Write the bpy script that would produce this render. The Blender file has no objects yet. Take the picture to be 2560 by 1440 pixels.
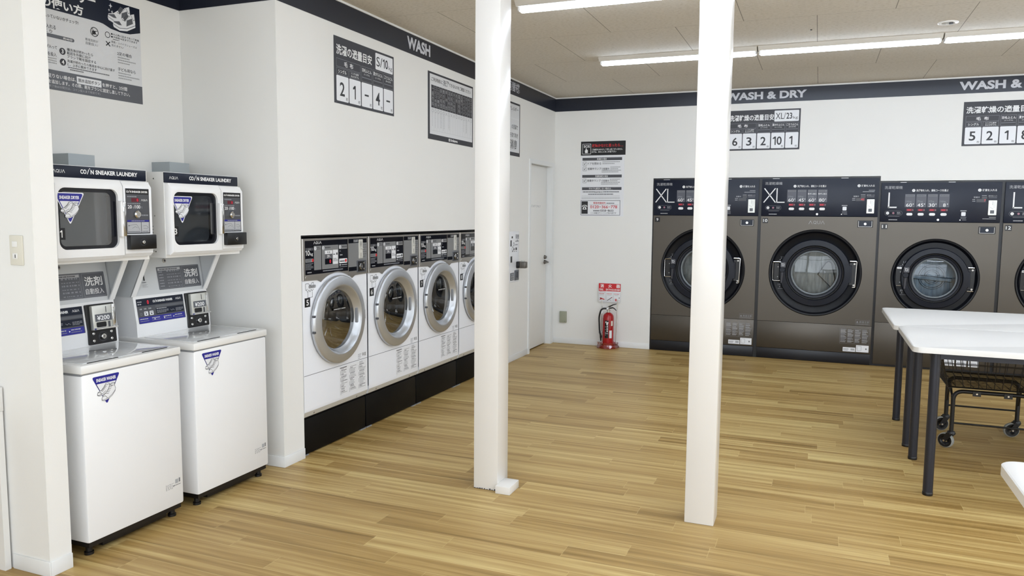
import bpy, bmesh, math, random
from mathutils import Vector, Matrix
random.seed(7)
PI = math.pi
S = bpy.context.scene
COL = S.collection

# ------------------------------------------------------------------ camera
def make_camera():
    f_px, yaw, pitch, roll = 1908.67, math.radians(21.782), math.radians(-5.458), math.radians(0.462)
    fwd = Vector((-math.sin(yaw)*math.cos(pitch), math.cos(yaw)*math.cos(pitch), math.sin(pitch)))
    r0 = Vector((math.cos(yaw), math.sin(yaw), 0)); u0 = r0.cross(fwd)
    r = math.cos(roll)*r0 + math.sin(roll)*u0
    u = -math.sin(roll)*r0 + math.cos(roll)*u0
    cd = bpy.data.cameras.new('camera'); cam = bpy.data.objects.new('camera', cd); COL.objects.link(cam)
    cd.sensor_width = 36; cd.lens = f_px/2560*36; cd.clip_start = 0.02; cd.clip_end = 100
    m = Matrix((r, u, -fwd)).transposed().to_4x4(); m.translation = Vector((2.7794, 0, 1.45))
    cam.matrix_world = m
    S.camera = cam
make_camera()

# ------------------------------------------------------------------ world, light, exposure
W = bpy.data.worlds.new('world'); S.world = W; W.use_nodes = True
W.node_tree.nodes['Background'].inputs[0].default_value = (0.85, 0.93, 1, 1)
W.node_tree.nodes['Background'].inputs[1].default_value = 0.6
def area(name, loc, rot, sx, sy, power, col):
    l = bpy.data.lights.new(name, 'AREA'); l.shape = 'RECTANGLE'; l.size = sx; l.size_y = sy; l.energy = power; l.color = col
    o = bpy.data.objects.new(name, l); COL.objects.link(o); o.location = loc; o.rotation_euler = rot
    return o
# daylight entering through the shop window behind the viewer
area('window_daylight', (3.6, -2.75, 1.4), (math.radians(90), 0, 0), 7.0, 2.3, 150, (0.90, 0.98, 1.08))
# added unseen fill light at the right-hand wall, brightening surfaces that face it
area('side_fill', (7.95, 2.6, 1.4), (math.radians(90), 0, math.radians(90)), 5.0, 2.0, 75, (0.90, 0.98, 1.08))
LAMP = 22.5
S.view_settings.view_transform = 'Standard'; S.view_settings.look = 'None'
S.view_settings.exposure = 0.27; S.view_settings.gamma = 1.0; S.view_settings.use_curve_mapping = False

# ------------------------------------------------------------------ materials
def lin(h):
    if isinstance(h, str):
        c = [int(h[i:i+2], 16)/255 for i in (0, 2, 4)]
    else: c = [x/255 for x in h]
    return tuple(x/12.92 if x <= .04045 else ((x+.055)/1.055)**2.4 for x in c) + (1,)
def mat(name, col, rough=.5, metal=0, spec=.5, emit=0, coat=0, bump=None):
    m = bpy.data.materials.new(name); m.use_nodes = True
    nt = m.node_tree; p = nt.nodes['Principled BSDF']
    c = lin(col)
    p.inputs['Base Color'].default_value = c; p.inputs['Roughness'].default_value = rough
    p.inputs['Metallic'].default_value = metal; p.inputs['Specular IOR Level'].default_value = spec
    p.inputs['Coat Weight'].default_value = coat
    if emit: p.inputs['Emission Color'].default_value = c; p.inputs['Emission Strength'].default_value = emit
    if bump:
        sc, st, dist = bump
        tc = nt.nodes.new('ShaderNodeTexCoord'); n = nt.nodes.new('ShaderNodeTexNoise'); b = nt.nodes.new('ShaderNodeBump')
        n.inputs['Scale'].default_value = sc; b.inputs['Strength'].default_value = st; b.inputs['Distance'].default_value = dist
        nt.links.new(tc.outputs['Object'], n.inputs['Vector']); nt.links.new(n.outputs[0], b.inputs['Height']); nt.links.new(b.outputs[0], p.inputs['Normal'])
    return m
def brushed(name, col, rough, metal, axis, amount):
    m = mat(name, col, rough, metal); nt = m.node_tree; p = nt.nodes['Principled BSDF']
    tc = nt.nodes.new('ShaderNodeTexCoord'); mp = nt.nodes.new('ShaderNodeMapping'); n = nt.nodes.new('ShaderNodeTexNoise')
    mp.inputs['Scale'].default_value = {'x': (2, 2, 300), 'z': (300, 2, 2)}[axis]
    n.inputs['Scale'].default_value = 1; n.inputs['Detail'].default_value = 2
    mr = nt.nodes.new('ShaderNodeMapRange'); mr.inputs['To Min'].default_value = rough-amount; mr.inputs['To Max'].default_value = rough+amount
    nt.links.new(tc.outputs['Object'], mp.inputs[0]); nt.links.new(mp.outputs[0], n.inputs['Vector'])
    nt.links.new(n.outputs[0], mr.inputs['Value']); nt.links.new(mr.outputs[0], p.inputs['Roughness'])
    return m
def glass(name, tint, refl=.10, rough=.02):
    m = bpy.data.materials.new(name); m.use_nodes = True; nt = m.node_tree; nt.nodes.clear()
    o = nt.nodes.new('ShaderNodeOutputMaterial'); t = nt.nodes.new('ShaderNodeBsdfTransparent'); g = nt.nodes.new('ShaderNodeBsdfGlossy')
    mx = nt.nodes.new('ShaderNodeMixShader'); lw = nt.nodes.new('ShaderNodeLayerWeight'); mr = nt.nodes.new('ShaderNodeMapRange')
    t.inputs[0].default_value = lin(tint); g.inputs[0].default_value = (1, 1, 1, 1); g.inputs['Roughness'].default_value = rough
    lw.inputs[0].default_value = .35
    mr.inputs['To Min'].default_value = refl*.5; mr.inputs['To Max'].default_value = min(.9, refl*6)
    nt.links.new(lw.outputs['Fresnel'], mr.inputs['Value']); nt.links.new(mr.outputs[0], mx.inputs[0])
    nt.links.new(t.outputs[0], mx.inputs[1]); nt.links.new(g.outputs[0], mx.inputs[2]); nt.links.new(mx.outputs[0], o.inputs[0])
    return m
def N(nt, t, **k):
    n = nt.nodes.new('ShaderNode'+t)
    for a, b in k.items(): setattr(n, a, b)
    return n
def mth(nt, op, a, b=None, c=None):
    n = N(nt, 'Math', operation=op)
    for i, x in enumerate((a, b, c)):
        if x is None: continue
        if isinstance(x, (int, float)): n.inputs[i].default_value = x
        else: nt.links.new(x, n.inputs[i])
    return n.outputs[0]
def floor_mat():
    m = mat('oak_plank_floor', 'B09060', .42, spec=.38); nt = m.node_tree; p = nt.nodes['Principled BSDF']; L = nt.links.new
    tc = N(nt, 'TexCoord'); sp = N(nt, 'SeparateXYZ'); L(tc.outputs['Object'], sp.inputs[0])
    x, y = sp.outputs[0], sp.outputs[1]
    PW, PL = .115, .91
    row = mth(nt, 'FLOOR', mth(nt, 'DIVIDE', y, PW))
    wn = N(nt, 'TexWhiteNoise', noise_dimensions='1D'); L(row, wn.inputs['W'])
    xs = mth(nt, 'ADD', mth(nt, 'DIVIDE', x, PL), mth(nt, 'MULTIPLY', wn.outputs[0], 7.0))
    pid = mth(nt, 'FLOOR', xs)
    cid = N(nt, 'CombineXYZ'); L(pid, cid.inputs[0]); L(row, cid.inputs[1])
    w2 = N(nt, 'TexWhiteNoise', noise_dimensions='2D'); L(cid.outputs[0], w2.inputs['Vector'])
    # grain along x, different on every plank
    g = N(nt, 'CombineXYZ'); L(mth(nt, 'MULTIPLY', x, .9), g.inputs[0]); L(mth(nt, 'MULTIPLY', y, 30.0), g.inputs[1]); L(mth(nt, 'MULTIPLY', w2.outputs[0], 40.0), g.inputs[2])
    n1 = N(nt, 'TexNoise'); n1.inputs['Scale'].default_value = 1.0; n1.inputs['Detail'].default_value = 3; n1.inputs['Roughness'].default_value = .55; L(g.outputs[0], n1.inputs['Vector'])
    g2 = N(nt, 'CombineXYZ'); L(mth(nt, 'MULTIPLY', x, 5.0), g2.inputs[0]); L(mth(nt, 'MULTIPLY', y, 180.0), g2.inputs[1]); L(mth(nt, 'MULTIPLY', w2.outputs[0], 40.0), g2.inputs[2])
    n2 = N(nt, 'TexNoise'); n2.inputs['Scale'].default_value = 1.0; n2.inputs['Detail'].default_value = 2; L(g2.outputs[0], n2.inputs['Vector'])
    t = mth(nt, 'ADD', mth(nt, 'MULTIPLY', n1.outputs[0], .83), mth(nt, 'ADD', mth(nt, 'MULTIPLY', w2.outputs[0], .22), mth(nt, 'MULTIPLY', n2.outputs[0], .16)))
    cr = N(nt, 'ValToRGB'); L(t, cr.inputs[0]); e = cr.color_ramp.elements
    e[0].position = .34; e[0].color = lin('856935'); e[1].position = .90; e[1].color = lin('D9C384')
    a = e.new(.52); a.color = lin('A7874E'); b = e.new(.68); b.color = lin('BC9F65')
    # seams
    fx = mth(nt, 'FRACT', xs); fy = mth(nt, 'FRACT', mth(nt, 'DIVIDE', y, PW))
    sx = mth(nt, 'LESS_THAN', fx, .0022); sy = mth(nt, 'LESS_THAN', fy, .03)
    sm = mth(nt, 'MAXIMUM', sx, sy)
    mx = N(nt, 'MixRGB', blend_type='MIX'); L(mth(nt, 'MULTIPLY', sm, .42), mx.inputs[0]); L(cr.outputs[0], mx.inputs[1]); mx.inputs[2].default_value = lin('DCC68C')
    L(mx.outputs[0], p.inputs['Base Color'])
    b2 = N(nt, 'Bump'); b2.inputs['Strength'].default_value = .08; b2.inputs['Distance'].default_value = .002; L(n2.outputs[0], b2.inputs['Height']); L(b2.outputs[0], p.inputs['Normal'])
    return m
def ceiling_mat():
    m = mat('rock_wool_ceiling_board', 'D2CDC4', .9, spec=.2); nt = m.node_tree; p = nt.nodes['Principled BSDF']; L = nt.links.new
    tc = N(nt, 'TexCoord'); sp = N(nt, 'SeparateXYZ'); L(tc.outputs['Object'], sp.inputs[0]); x, y = sp.outputs[0], sp.outputs[1]
    T = .91
    yy = mth(nt, 'DIVIDE', mth(nt, 'SUBTRACT', y, 5.435-9.1), T); row = mth(nt, 'FLOOR', yy)
    odd = mth(nt, 'MODULO', row, 2.0)
    xx = mth(nt, 'DIVIDE', mth(nt, 'SUBTRACT', x, mth(nt, 'ADD', .89-9.1, mth(nt, 'MULTIPLY', odd, .455))), T)
    sx = mth(nt, 'LESS_THAN', mth(nt, 'FRACT', xx), .0055); sy = mth(nt, 'LESS_THAN', mth(nt, 'FRACT', yy), .0045)
    sm = mth(nt, 'MAXIMUM', sx, mth(nt, 'MULTIPLY', sy, .55))
    c = N(nt, 'CombineXYZ'); L(mth(nt, 'MULTIPLY', x, 40.0), c.inputs[0]); L(mth(nt, 'MULTIPLY', y, 130.0), c.inputs[1])
    n = N(nt, 'TexNoise'); n.inputs['Scale'].default_value = 1; n.inputs['Detail'].default_value = 3; L(c.outputs[0], n.inputs['Vector'])
    cr = N(nt, 'ValToRGB'); L(n.outputs[0], cr.inputs[0]); e = cr.color_ramp.elements
    e[0].position = .33; e[0].color = lin('C3BDB2'); e[1].position = .5; e[1].color = lin('D6D1C8')
    mx = N(nt, 'MixRGB', blend_type='MIX'); L(mth(nt, 'MULTIPLY', sm, .75), mx.inputs[0]); L(cr.outputs[0], mx.inputs[1]); mx.inputs[2].default_value = lin('6E6A62')
    L(mx.outputs[0], p.inputs['Base Color'])
    b = N(nt, 'Bump'); b.inputs['Strength'].default_value = .3; b.inputs['Distance'].default_value = .003; L(n.outputs[0], b.inputs['Height']); L(b.outputs[0], p.inputs['Normal'])
    return m
def drum_mat(name, a, b):
    m = mat(name, a, .42, .75); nt = m.node_tree; p = nt.nodes['Principled BSDF']; L = nt.links.new
    tc = N(nt, 'TexCoord'); mp = N(nt, 'Mapping'); mp.inputs['Scale'].default_value = (28, 1, 5)
    n = N(nt, 'TexNoise'); n.inputs['Scale'].default_value = 1.2; n.inputs['Detail'].default_value = 5
    L(tc.outputs['Object'], mp.inputs[0]); L(mp.outputs[0], n.inputs['Vector'])
    cr = N(nt, 'ValToRGB'); L(n.outputs[0], cr.inputs[0]); e = cr.color_ramp.elements
    e[0].position = .3; e[0].color = lin(a); e[1].position = .7; e[1].color = lin(b); L(cr.outputs[0], p.inputs['Base Color'])
    return m

M = {}
M['wall'] = mat('white_wall_paper', 'E9E8E4', .55, spec=.35, bump=(220, .12, .001))
M['trimwhite'] = mat('white_vinyl_trim', 'E4E5E4', .4)
M['column'] = mat('white_gloss_paint', 'E2DFDA', .22, bump=(9, .10, .004))
M['floor'] = floor_mat(); M['ceiling'] = ceiling_mat()
M['navyband'] = mat('navy_band_film', '1E222E', .32)
M['lettergrey'] = mat('light_grey_lettering', 'C9CBD2', .5)
M['dark'] = mat('black_gap_shade', '0B0B0E', .6)  # flat black stands in for shade in gaps, slots and recesses
M['white'] = mat('white_enamel', 'ECECEC', .28)
M['whitecool'] = mat('cool_white_enamel', 'EEF0F5', .3)
M['whitewarm'] = mat('warm_white_plastic', 'E6E5E2', .3)
M['greypaint'] = mat('pale_grey_enamel', 'C9CCCE', .4)
M['lid'] = mat('glossy_grey_lid', 'D6D7D7', .06, spec=.7, coat=.6)
M['silver'] = mat('silver_plastic', 'B4B0AA', .32, .75)
M['ring'] = brushed('satin_silver_ring', 'C4C7CB', .36, .75, 'x', .03)
M['chrome'] = mat('chrome', 'D8D8D8', .12, 1)
M['steel'] = brushed('bronze_steel', '5B564F', .36, .8, 'x', .05)
M['navy'] = mat('navy_panel', '131A2B', .3, spec=.3)
M['navyring'] = mat('navy_door_plastic', '131722', .36, spec=.3)
M['dish'] = mat('dark_navy_dish', '06080F', .38, spec=.3)
M['black'] = mat('black_plastic', '0C0C0F', .35)
M['blacksatin'] = mat('black_satin_steel', '050506', .5, spec=.2)
M['blackglass'] = mat('black_panel_glass', '0A0C16', .12)
M['grey'] = mat('mid_grey_print', '8D8F92', .45)
M['darkgrey'] = mat('dark_grey_print', '4A4B50', .45)
M['charcoal'] = mat('charcoal_print', '34343A', .5)
M['slate'] = mat('slate_label', '5A5C62', .4)
M['inkwhite'] = mat('white_print', 'EFEFEF', .5)
M['inkgrey'] = mat('faint_grey_print', 'B0B1B4', .5)
M['inkdim'] = mat('dim_grey_print', '8A8C92', .5)
M['ink'] = mat('black_print', '222226', .5)
M['inkmid'] = mat('grey_print', '77787C', .5)
M['inklight'] = mat('pale_print', 'A9AAAC', .5)
M['card'] = mat('poster_white', 'E6E7EA', .4)
M['paper'] = mat('poster_paper', 'D9DADC', .35)
M['blue'] = mat('royal_blue_print', '20208A', .4)
M['red'] = mat('red_print', 'C8232A', .45)
M['redtank'] = mat('red_enamel', 'A00E15', .2)
M['led'] = mat('red_led_digit', 'E02038', .4, emit=.35)
M['ledlow'] = mat('dark_red_display', '5A1224', .4)
M['wirered'] = M['red']
M['beige'] = mat('beige_plastic', 'DAD6C8', .4)
M['olive'] = mat('olive_grey_cover', '9A9C88', .45)
M['pinkwrap'] = glass('clear_plastic_wrap', 'F2C8CC', .14, .15)
M['tabletop'] = mat('white_laminate', 'DEDCD8', .3)
M['legsteel'] = mat('charcoal_tube_steel', '292B34', .35, .3)
M['wire'] = mat('black_coated_wire', '0E0D0E', .4)
M['rubber'] = mat('grey_rubber', '9A9C98', .6)
M['padlock'] = mat('bronze_lock_steel', '6E6A64', .35, .7)
M['coinplate'] = mat('pale_steel_plate', 'CFCFC8', .3, .4)
M['housing'] = mat('light_housing_enamel', 'CFCBC3', .5)
def lens_mat():
    m = bpy.data.materials.new('led_lens'); m.use_nodes = True; p = m.node_tree.nodes['Principled BSDF']
    p.inputs['Base Color'].default_value = (.9, .9, .9, 1); p.inputs['Emission Color'].default_value = (.862, .985, 1.16, 1); p.inputs['Emission Strength'].default_value = LAMP
    return m
M['lens'] = lens_mat()
M['doorglass'] = glass('washer_door_glass', 'C4C8CC', .05)
M['bigglass'] = glass('dryer_door_glass', 'D4DADD', .06)
M['smokeglass'] = glass('smoked_window', 'DCE0E4', .20, .04)
M['drum'] = drum_mat('worn_drum_steel', '6E6C66', 'A09E98')
M['drumwet'] = drum_mat('wet_drum_steel', '5A6670', '8A959E')
M['drumdark'] = mat('dark_drum_steel', '3C3D40', .3, .8)
M['inner'] = mat('grey_drum_wall', 'CDD1D4', .5)

# ------------------------------------------------------------------ text
_tc = {}
def glyphs(s, bold=0.0, res=3):
    k = (s, bold, res)
    if k in _tc: return _tc[k]
    c = bpy.data.curves.new('tmp', 'FONT'); c.body = s; c.offset = bold; c.resolution_u = res; c.fill_mode = 'FRONT'
    o = bpy.data.objects.new('tmp', c); COL.objects.link(o)
    dg = bpy.context.evaluated_depsgraph_get()
    me = bpy.data.meshes.new_from_object(o.evaluated_get(dg))
    v = [(p.co.x, p.co.y) for p in me.vertices]; f = [tuple(p.vertices) for p in me.polygons]
    bpy.data.objects.remove(o); bpy.data.curves.remove(c); bpy.data.meshes.remove(me)
    xs = [a[0] for a in v] or [0]; ys = [a[1] for a in v] or [0]
    _tc[k] = (v, f, min(xs), max(xs), min(ys), max(ys)); return _tc[k]

# ------------------------------------------------------------------ mesh builder
# local frame: u to the viewer's right, v up, n out of the front face; stored as x=u, y=-n, z=v
class MB:
    def __init__(s, ou=0, on=0, ov=0):
        s.v = []; s.f = []; s.m = []; s.mats = []; s.o = Vector((ou, -on, ov)); s.fr = None
    def frame(s, origin=None, U=None, V=None):   # oblique face: origin, U, V given as (u,n,v)
        if origin is None: s.fr = None; return s
        q = lambda a: Vector((a[0], -a[1], a[2]))
        U, V = q(U).normalized(), q(V).normalized(); s.fr = (q(origin), U, V, U.cross(V).normalized()); return s
    def P(s, u, n, v):
        if s.fr:
            o, U, V, NN = s.fr; return o + U*u + V*v + NN*n - s.o
        return Vector((u, -n, v)) - s.o
    def mi(s, mt):
        if mt not in s.mats: s.mats.append(mt)
        return s.mats.index(mt)
    def add(s, vs, fs, mt):
        b = len(s.v); i = s.mi(mt); s.v += vs
        for f in fs: s.f.append([b+k for k in f]); s.m.append(i)
    def box(s, u0, u1, v0, v1, n0, n1, mt, bev=0, seg=2):
        if bev:
            bm = bmesh.new(); bmesh.ops.create_cube(bm, size=1)
            for a in bm.verts: a.co = Vector(((u0+u1)/2+a.co.x*(u1-u0), (n0+n1)/2+a.co.y*(n1-n0), (v0+v1)/2+a.co.z*(v1-v0)))
            bmesh.ops.bevel(bm, geom=bm.edges[:], offset=bev, segments=seg, affect='EDGES', profile=.5, clamp_overlap=True)
            bm.verts.index_update()
            vs = [s.P(*a.co) for a in bm.verts]; fs = [[a.index for a in reversed(f.verts)] for f in bm.faces]; bm.free()
            s.add(vs, fs, mt); return s
        c = [(u0, v0), (u1, v0), (u1, v1), (u0, v1)]
        return s.prism(c, n0, n1, mt)
    def prism(s, pts, n0, n1, mt, bev=0):
        k = len(pts)
        if bev:
            cx = sum(p[0] for p in pts)/k; cy = sum(p[1] for p in pts)/k
            q = []
            for i in range(k):
                a, b, c = Vector(pts[i-1]), Vector(pts[i]), Vector(pts[(i+1) % k])
                d1 = (b-a).normalized() if (b-a).length > 1e-9 else Vector((1, 0)); d2 = (c-b).normalized() if (c-b).length > 1e-9 else d1
                nn = Vector((-(d1.y+d2.y), d1.x+d2.x)); nn = nn.normalized() if nn.length > 1e-9 else Vector((-d1.y, d1.x))
                q.append((b.x+nn.x*bev, b.y+nn.y*bev))
            vs = [s.P(p[0], n0, p[1]) for p in pts] + [s.P(p[0], n1-bev, p[1]) for p in pts] + [s.P(p[0], n1, p[1]) for p in q]
            fs = [list(range(2*k, 3*k)), list(reversed(range(k)))]
            for r in (0, k):
                for i in range(k): j = (i+1) % k; fs.append([r+i, r+j, r+k+j, r+k+i])
            s.add(vs, fs, mt); return s
        vs = [s.P(p[0], n0, p[1]) for p in pts] + [s.P(p[0], n1, p[1]) for p in pts]
        fs = [list(reversed(range(k))), list(range(k, 2*k))]
        for i in range(k): j = (i+1) % k; fs.append([i, j, k+j, k+i])
        s.add(vs, fs, mt); return s
    def flat(s, pts, n, mt):
        s.add([s.P(p[0], n, p[1]) for p in pts], [list(range(len(pts)))], mt); return s
    def rect(s, u0, u1, v0, v1, n, mt): return s.flat([(u0, v0), (u1, v0), (u1, v1), (u0, v1)], n, mt)
    def rr(s, u0, u1, v0, v1, n, mt, r=.004): return s.flat(rrect(u0, u1, v0, v1, r), n, mt)
    def frameline(s, u0, u1, v0, v1, w, n, mt):
        s.rect(u0, u1, v1-w, v1, n, mt); s.rect(u0, u1, v0, v0+w, n, mt); s.rect(u0, u0+w, v0+w, v1-w, n, mt); s.rect(u1-w, u1, v0+w, v1-w, n, mt); return s
    def profile(s, pts, u0, u1, mt):             # side profile [(n,v)] extruded along u
        k = len(pts); vs = [s.P(u0, p[0], p[1]) for p in pts] + [s.P(u1, p[0], p[1]) for p in pts]
        fs = [list(range(k)), list(reversed(range(k, 2*k)))] + [[i, k+i, k+(i+1) % k, (i+1) % k] for i in range(k)]
        s.add(vs, [list(reversed(f)) for f in fs], mt); return s
    def lathe(s, cu, cv, prof, mt, seg=72, a0=0, a1=2*PI):
        full = abs(a1-a0-2*PI) < 1e-6; cnt = seg if full else seg+1
        vs = []; fs = []
        for r, n in prof:
            for i in range(cnt):
                a = a0+(a1-a0)*i/seg; vs.append(s.P(cu+r*math.cos(a), n, cv+r*math.sin(a)))
        for j in range(len(prof)-1):
            for i in range(seg):
                k = (i+1) % cnt; fs.append([j*cnt+i, j*cnt+k, (j+1)*cnt+k, (j+1)*cnt+i][::-1])
        if full and prof[-1][0] > 1e-6 and getattr(s, 'cap', False): fs.append([(len(prof)-1)*cnt+i for i in range(cnt)])
        s.add(vs, fs, mt); return s
    def plate_hole(s, u0, u1, v0, v1, cu, cv, r, n0, n1, mt, seg=96):
        A = sorted([2*PI*i/seg for i in range(seg)]+[math.atan2(b-cv, a-cu) % (2*PI) for a in (u0, u1) for b in (v0, v1)])
        k = len(A); vs = []
        for a in A:
            c, d = math.cos(a), math.sin(a)
            t = min([(u1-cu)/c if c > 1e-9 else 9e9, (u0-cu)/c if c < -1e-9 else 9e9, (v1-cv)/d if d > 1e-9 else 9e9, (v0-cv)/d if d < -1e-9 else 9e9])
            o, i = (cu+c*t, cv+d*t), (cu+c*r, cv+d*r)
            vs += [s.P(o[0], n0, o[1]), s.P(o[0], n1, o[1]), s.P(i[0], n1, i[1]), s.P(i[0], n0, i[1])]
        fs = []
        for i in range(k):
            j = (i+1) % k
            for q in range(3): fs.append([4*i+q, 4*j+q, 4*j+q+1, 4*i+q+1])
        s.add(vs, fs, mt); return s
    def shell(s, u0, u1, v0, v1, nb, nf, depth, th, mt):      # body with an open pocket at its front
        s.box(u0, u1, v0, v1, nb, nf-depth, mt); s.box(u0, u0+th, v0, v1, nf-depth, nf, mt); s.box(u1-th, u1, v0, v1, nf-depth, nf, mt); s.box(u0+th, u1-th, v0, v0+th, nf-depth, nf, mt); s.box(u0+th, u1-th, v1-th, v1, nf-depth, nf, mt); return s
    def disc(s, cu, cv, r, n, mt, seg=24): return s.flat([(cu+r*math.cos(2*PI*i/seg), cv+r*math.sin(2*PI*i/seg)) for i in range(seg)], n, mt)
    def knob(s, cu, cv, r, n0, n1, mt, seg=24, bev=.15):
        s.prism([(cu+r*math.cos(2*PI*i/seg), cv+r*math.sin(2*PI*i/seg)) for i in range(seg)], n0, n1, mt, bev=r*bev); return s
    def annulus(s, cu, cv, r0, r1, n, mt, seg=24):
        return s.lathe(cu, cv, [(r0, n), (r1, n)], mt, seg)
    def stroke(s, pts, w, n, mt, closed=False):
        pp = list(pts)+([pts[0]] if closed else [])
        for a, b in zip(pp, pp[1:]):
            d = Vector((b[0]-a[0], b[1]-a[1]));
            if d.length < 1e-7: continue
            d.normalize(); q = Vector((-d.y, d.x))*w/2; e = d*w*.3
            s.flat([(a[0]-e.x-q.x, a[1]-e.y-q.y), (b[0]+e.x-q.x, b[1]+e.y-q.y), (b[0]+e.x+q.x, b[1]+e.y+q.y), (a[0]-e.x+q.x, a[1]-e.y+q.y)], n, mt)
        return s
    def text(s, t, u, v, h, mt, n, w=None, al='L', bold=0.0, res=3, slant=0, em=False):
        vs, fs, x0, x1, y0, y1 = glyphs(t, bold, res)
        sy = h if em else h/max(1e-6, y1-y0); sx = (w/(x1-x0)) if w else sy
        if em: y0 = 0
        W_ = (x1-x0)*sx; off = {'L': 0, 'C': -W_/2, 'R': -W_}[al]
        s.add([s.P(u+off+(p[0]-x0)*sx+slant*(p[1]-y0)*sy, n, v+(p[1]-y0)*sy) for p in vs], fs, mt); return s
    def one(s, c, v, h, mt, n):
        w = h*.125; s.rect(c-w*.1, c+w, v, v+h, n, mt); s.flat([(c-w*.1, v+h*.76), (c-w*.1, v+h), (c-w*.2, v+h), (c-w*1.9, v+h*.82), (c-w*1.9, v+h*.70)][::-1], n, mt)
    def vtext(s, t, uc, vtop, cell, mt, n, w=None, bold=.0):
        for i, ch in enumerate(t):
            if ch == ' ': continue
            if ch == 'ー': s.rect(uc-.0008-cell*.03, uc+cell*.03+.0008, vtop-(i+.85)*cell, vtop-(i+.15)*cell, n, mt); continue
            vs, fs, x0, x1, y0, y1 = glyphs(ch, bold, 2); sc = cell*.95; sx = (w or sc)
            s.add([s.P(uc+(p[0]-(x0+x1)/2)*sx, n, vtop-(i+.5)*cell+(p[1]-(y0+y1)/2)*sc) for p in vs], fs, mt)
        return s
    def dashes(s, u0, u1, v, h, mt, n, seed=0, dens=.8, seg=.02):
        r = random.Random(seed*977+int(u0*1e4)+int(v*1e5)); u = u0
        while u < u1-seg*.3:
            L = seg*(.5+r.random()); e = min(u+L*dens, u1); s.rect(u, e, v, v+h, n, mt); u += L
        return s
    def block(s, u0, u1, v0, v1, rows, mt, n, seed=0, dens=.82, seg=.02, fill=.5):
        st = (v1-v0)/rows
        for i in range(rows):
            end = u1 if (i+seed) % 3 else u0+(u1-u0)*.75
            s.dashes(u0, end, v1-(i+1)*st+st*(1-fill)/2, st*fill, mt, n, seed+i, dens, seg)
        return s
    def tube(s, pts, r, mt, seg=10, closed=False, caps=True):   # pts in (u,n,v)
        P = [s.P(*p) for p in pts]; k = len(P); rs = r if isinstance(r, (list, tuple)) else [r]*k
        vs = []; fs = []; nrm = None
        for i in range(k):
            if closed: t = (P[(i+1) % k]-P[i-1])
            else: t = P[min(i+1, k-1)]-P[max(i-1, 0)]
            t.normalize()
            if nrm is None:
                nrm = t.orthogonal().normalized()
            else:
                nrm = (nrm - t*nrm.dot(t)); nrm = nrm.normalized() if nrm.length > 1e-6 else t.orthogonal().normalized()
            b = t.cross(nrm)
            for j in range(seg): a = 2*PI*j/seg; vs.append(P[i]+(nrm*math.cos(a)+b*math.sin(a))*rs[i])
        for i in range(k if closed else k-1):
            i2 = (i+1) % k
            for j in range(seg): j2 = (j+1) % seg; fs.append([i*seg+j, i*seg+j2, i2*seg+j2, i2*seg+j])
        if caps and not closed: fs.append([j for j in reversed(range(seg))]); fs.append([(k-1)*seg+j for j in range(seg)])
        s.add(vs, fs, mt); return s
    def build(s, name, parent=None, label=None, angle=38):
        me = bpy.data.meshes.new(name); me.from_pydata([tuple(a) for a in s.v], [], s.f)
        for mt in s.mats: me.materials.append(M[mt] if isinstance(mt, str) else mt)
        me.polygons.foreach_set('material_index', s.m); me.polygons.foreach_set('use_smooth', [True]*len(s.f))
        me.validate(); me.update()
        try: me.set_sharp_from_angle(angle=math.radians(angle))
        except Exception: pass
        o = bpy.data.objects.new(name, me); COL.objects.link(o)
        if parent: o.parent = parent
        o.location = s.o
        if label: o['label'] = label
        return o
def rrect(u0, u1, v0, v1, r, k=5):
    out = []
    for cx, cy, a in ((u1-r, v0+r, -PI/2), (u1-r, v1-r, 0), (u0+r, v1-r, PI/2), (u0+r, v0+r, PI)):
        for i in range(k+1): t = a+PI/2*i/k; out.append((cx+r*math.cos(t), cy+r*math.sin(t)))
    return out
def bend(pts, r, k=6):                           # round the inner corners of a polyline of 3-tuples
    out = [pts[0]]
    for a, b, c in zip(pts, pts[1:], pts[2:]):
        a, b, c = Vector(a), Vector(b), Vector(c); p = b+(a-b).normalized()*r; q = b+(c-b).normalized()*r
        for i in range(k+1): t = i/k; out.append(tuple(p*(1-t)**2+b*2*t*(1-t)+q*t*t))
    out.append(pts[-1]); return out

def tag(o, label, cat, group=None):
    o['label'] = label; o['category'] = cat
    if group: o['group'] = group
    return o
def thing(name, label, cat, loc, rz=0, group=None):
    o = bpy.data.objects.new(name, None); COL.objects.link(o); o.location = loc; o.rotation_euler = (0, 0, rz); o.empty_display_size = .1
    return tag(o, label, cat, group)
LEFT = PI/2                                       # rotation of things whose front faces +X (left wall)
def place(o, loc, rz): o.location = loc; o.rotation_euler = (0, 0, rz); return o
def struct(o): o['kind'] = 'structure'; return o
def wbox(mb, x0, x1, y0, y1, z0, z1, mt, bev=0): return mb.box(x0, x1, z0, z1, -y1, -y0, mt, bev)

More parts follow.
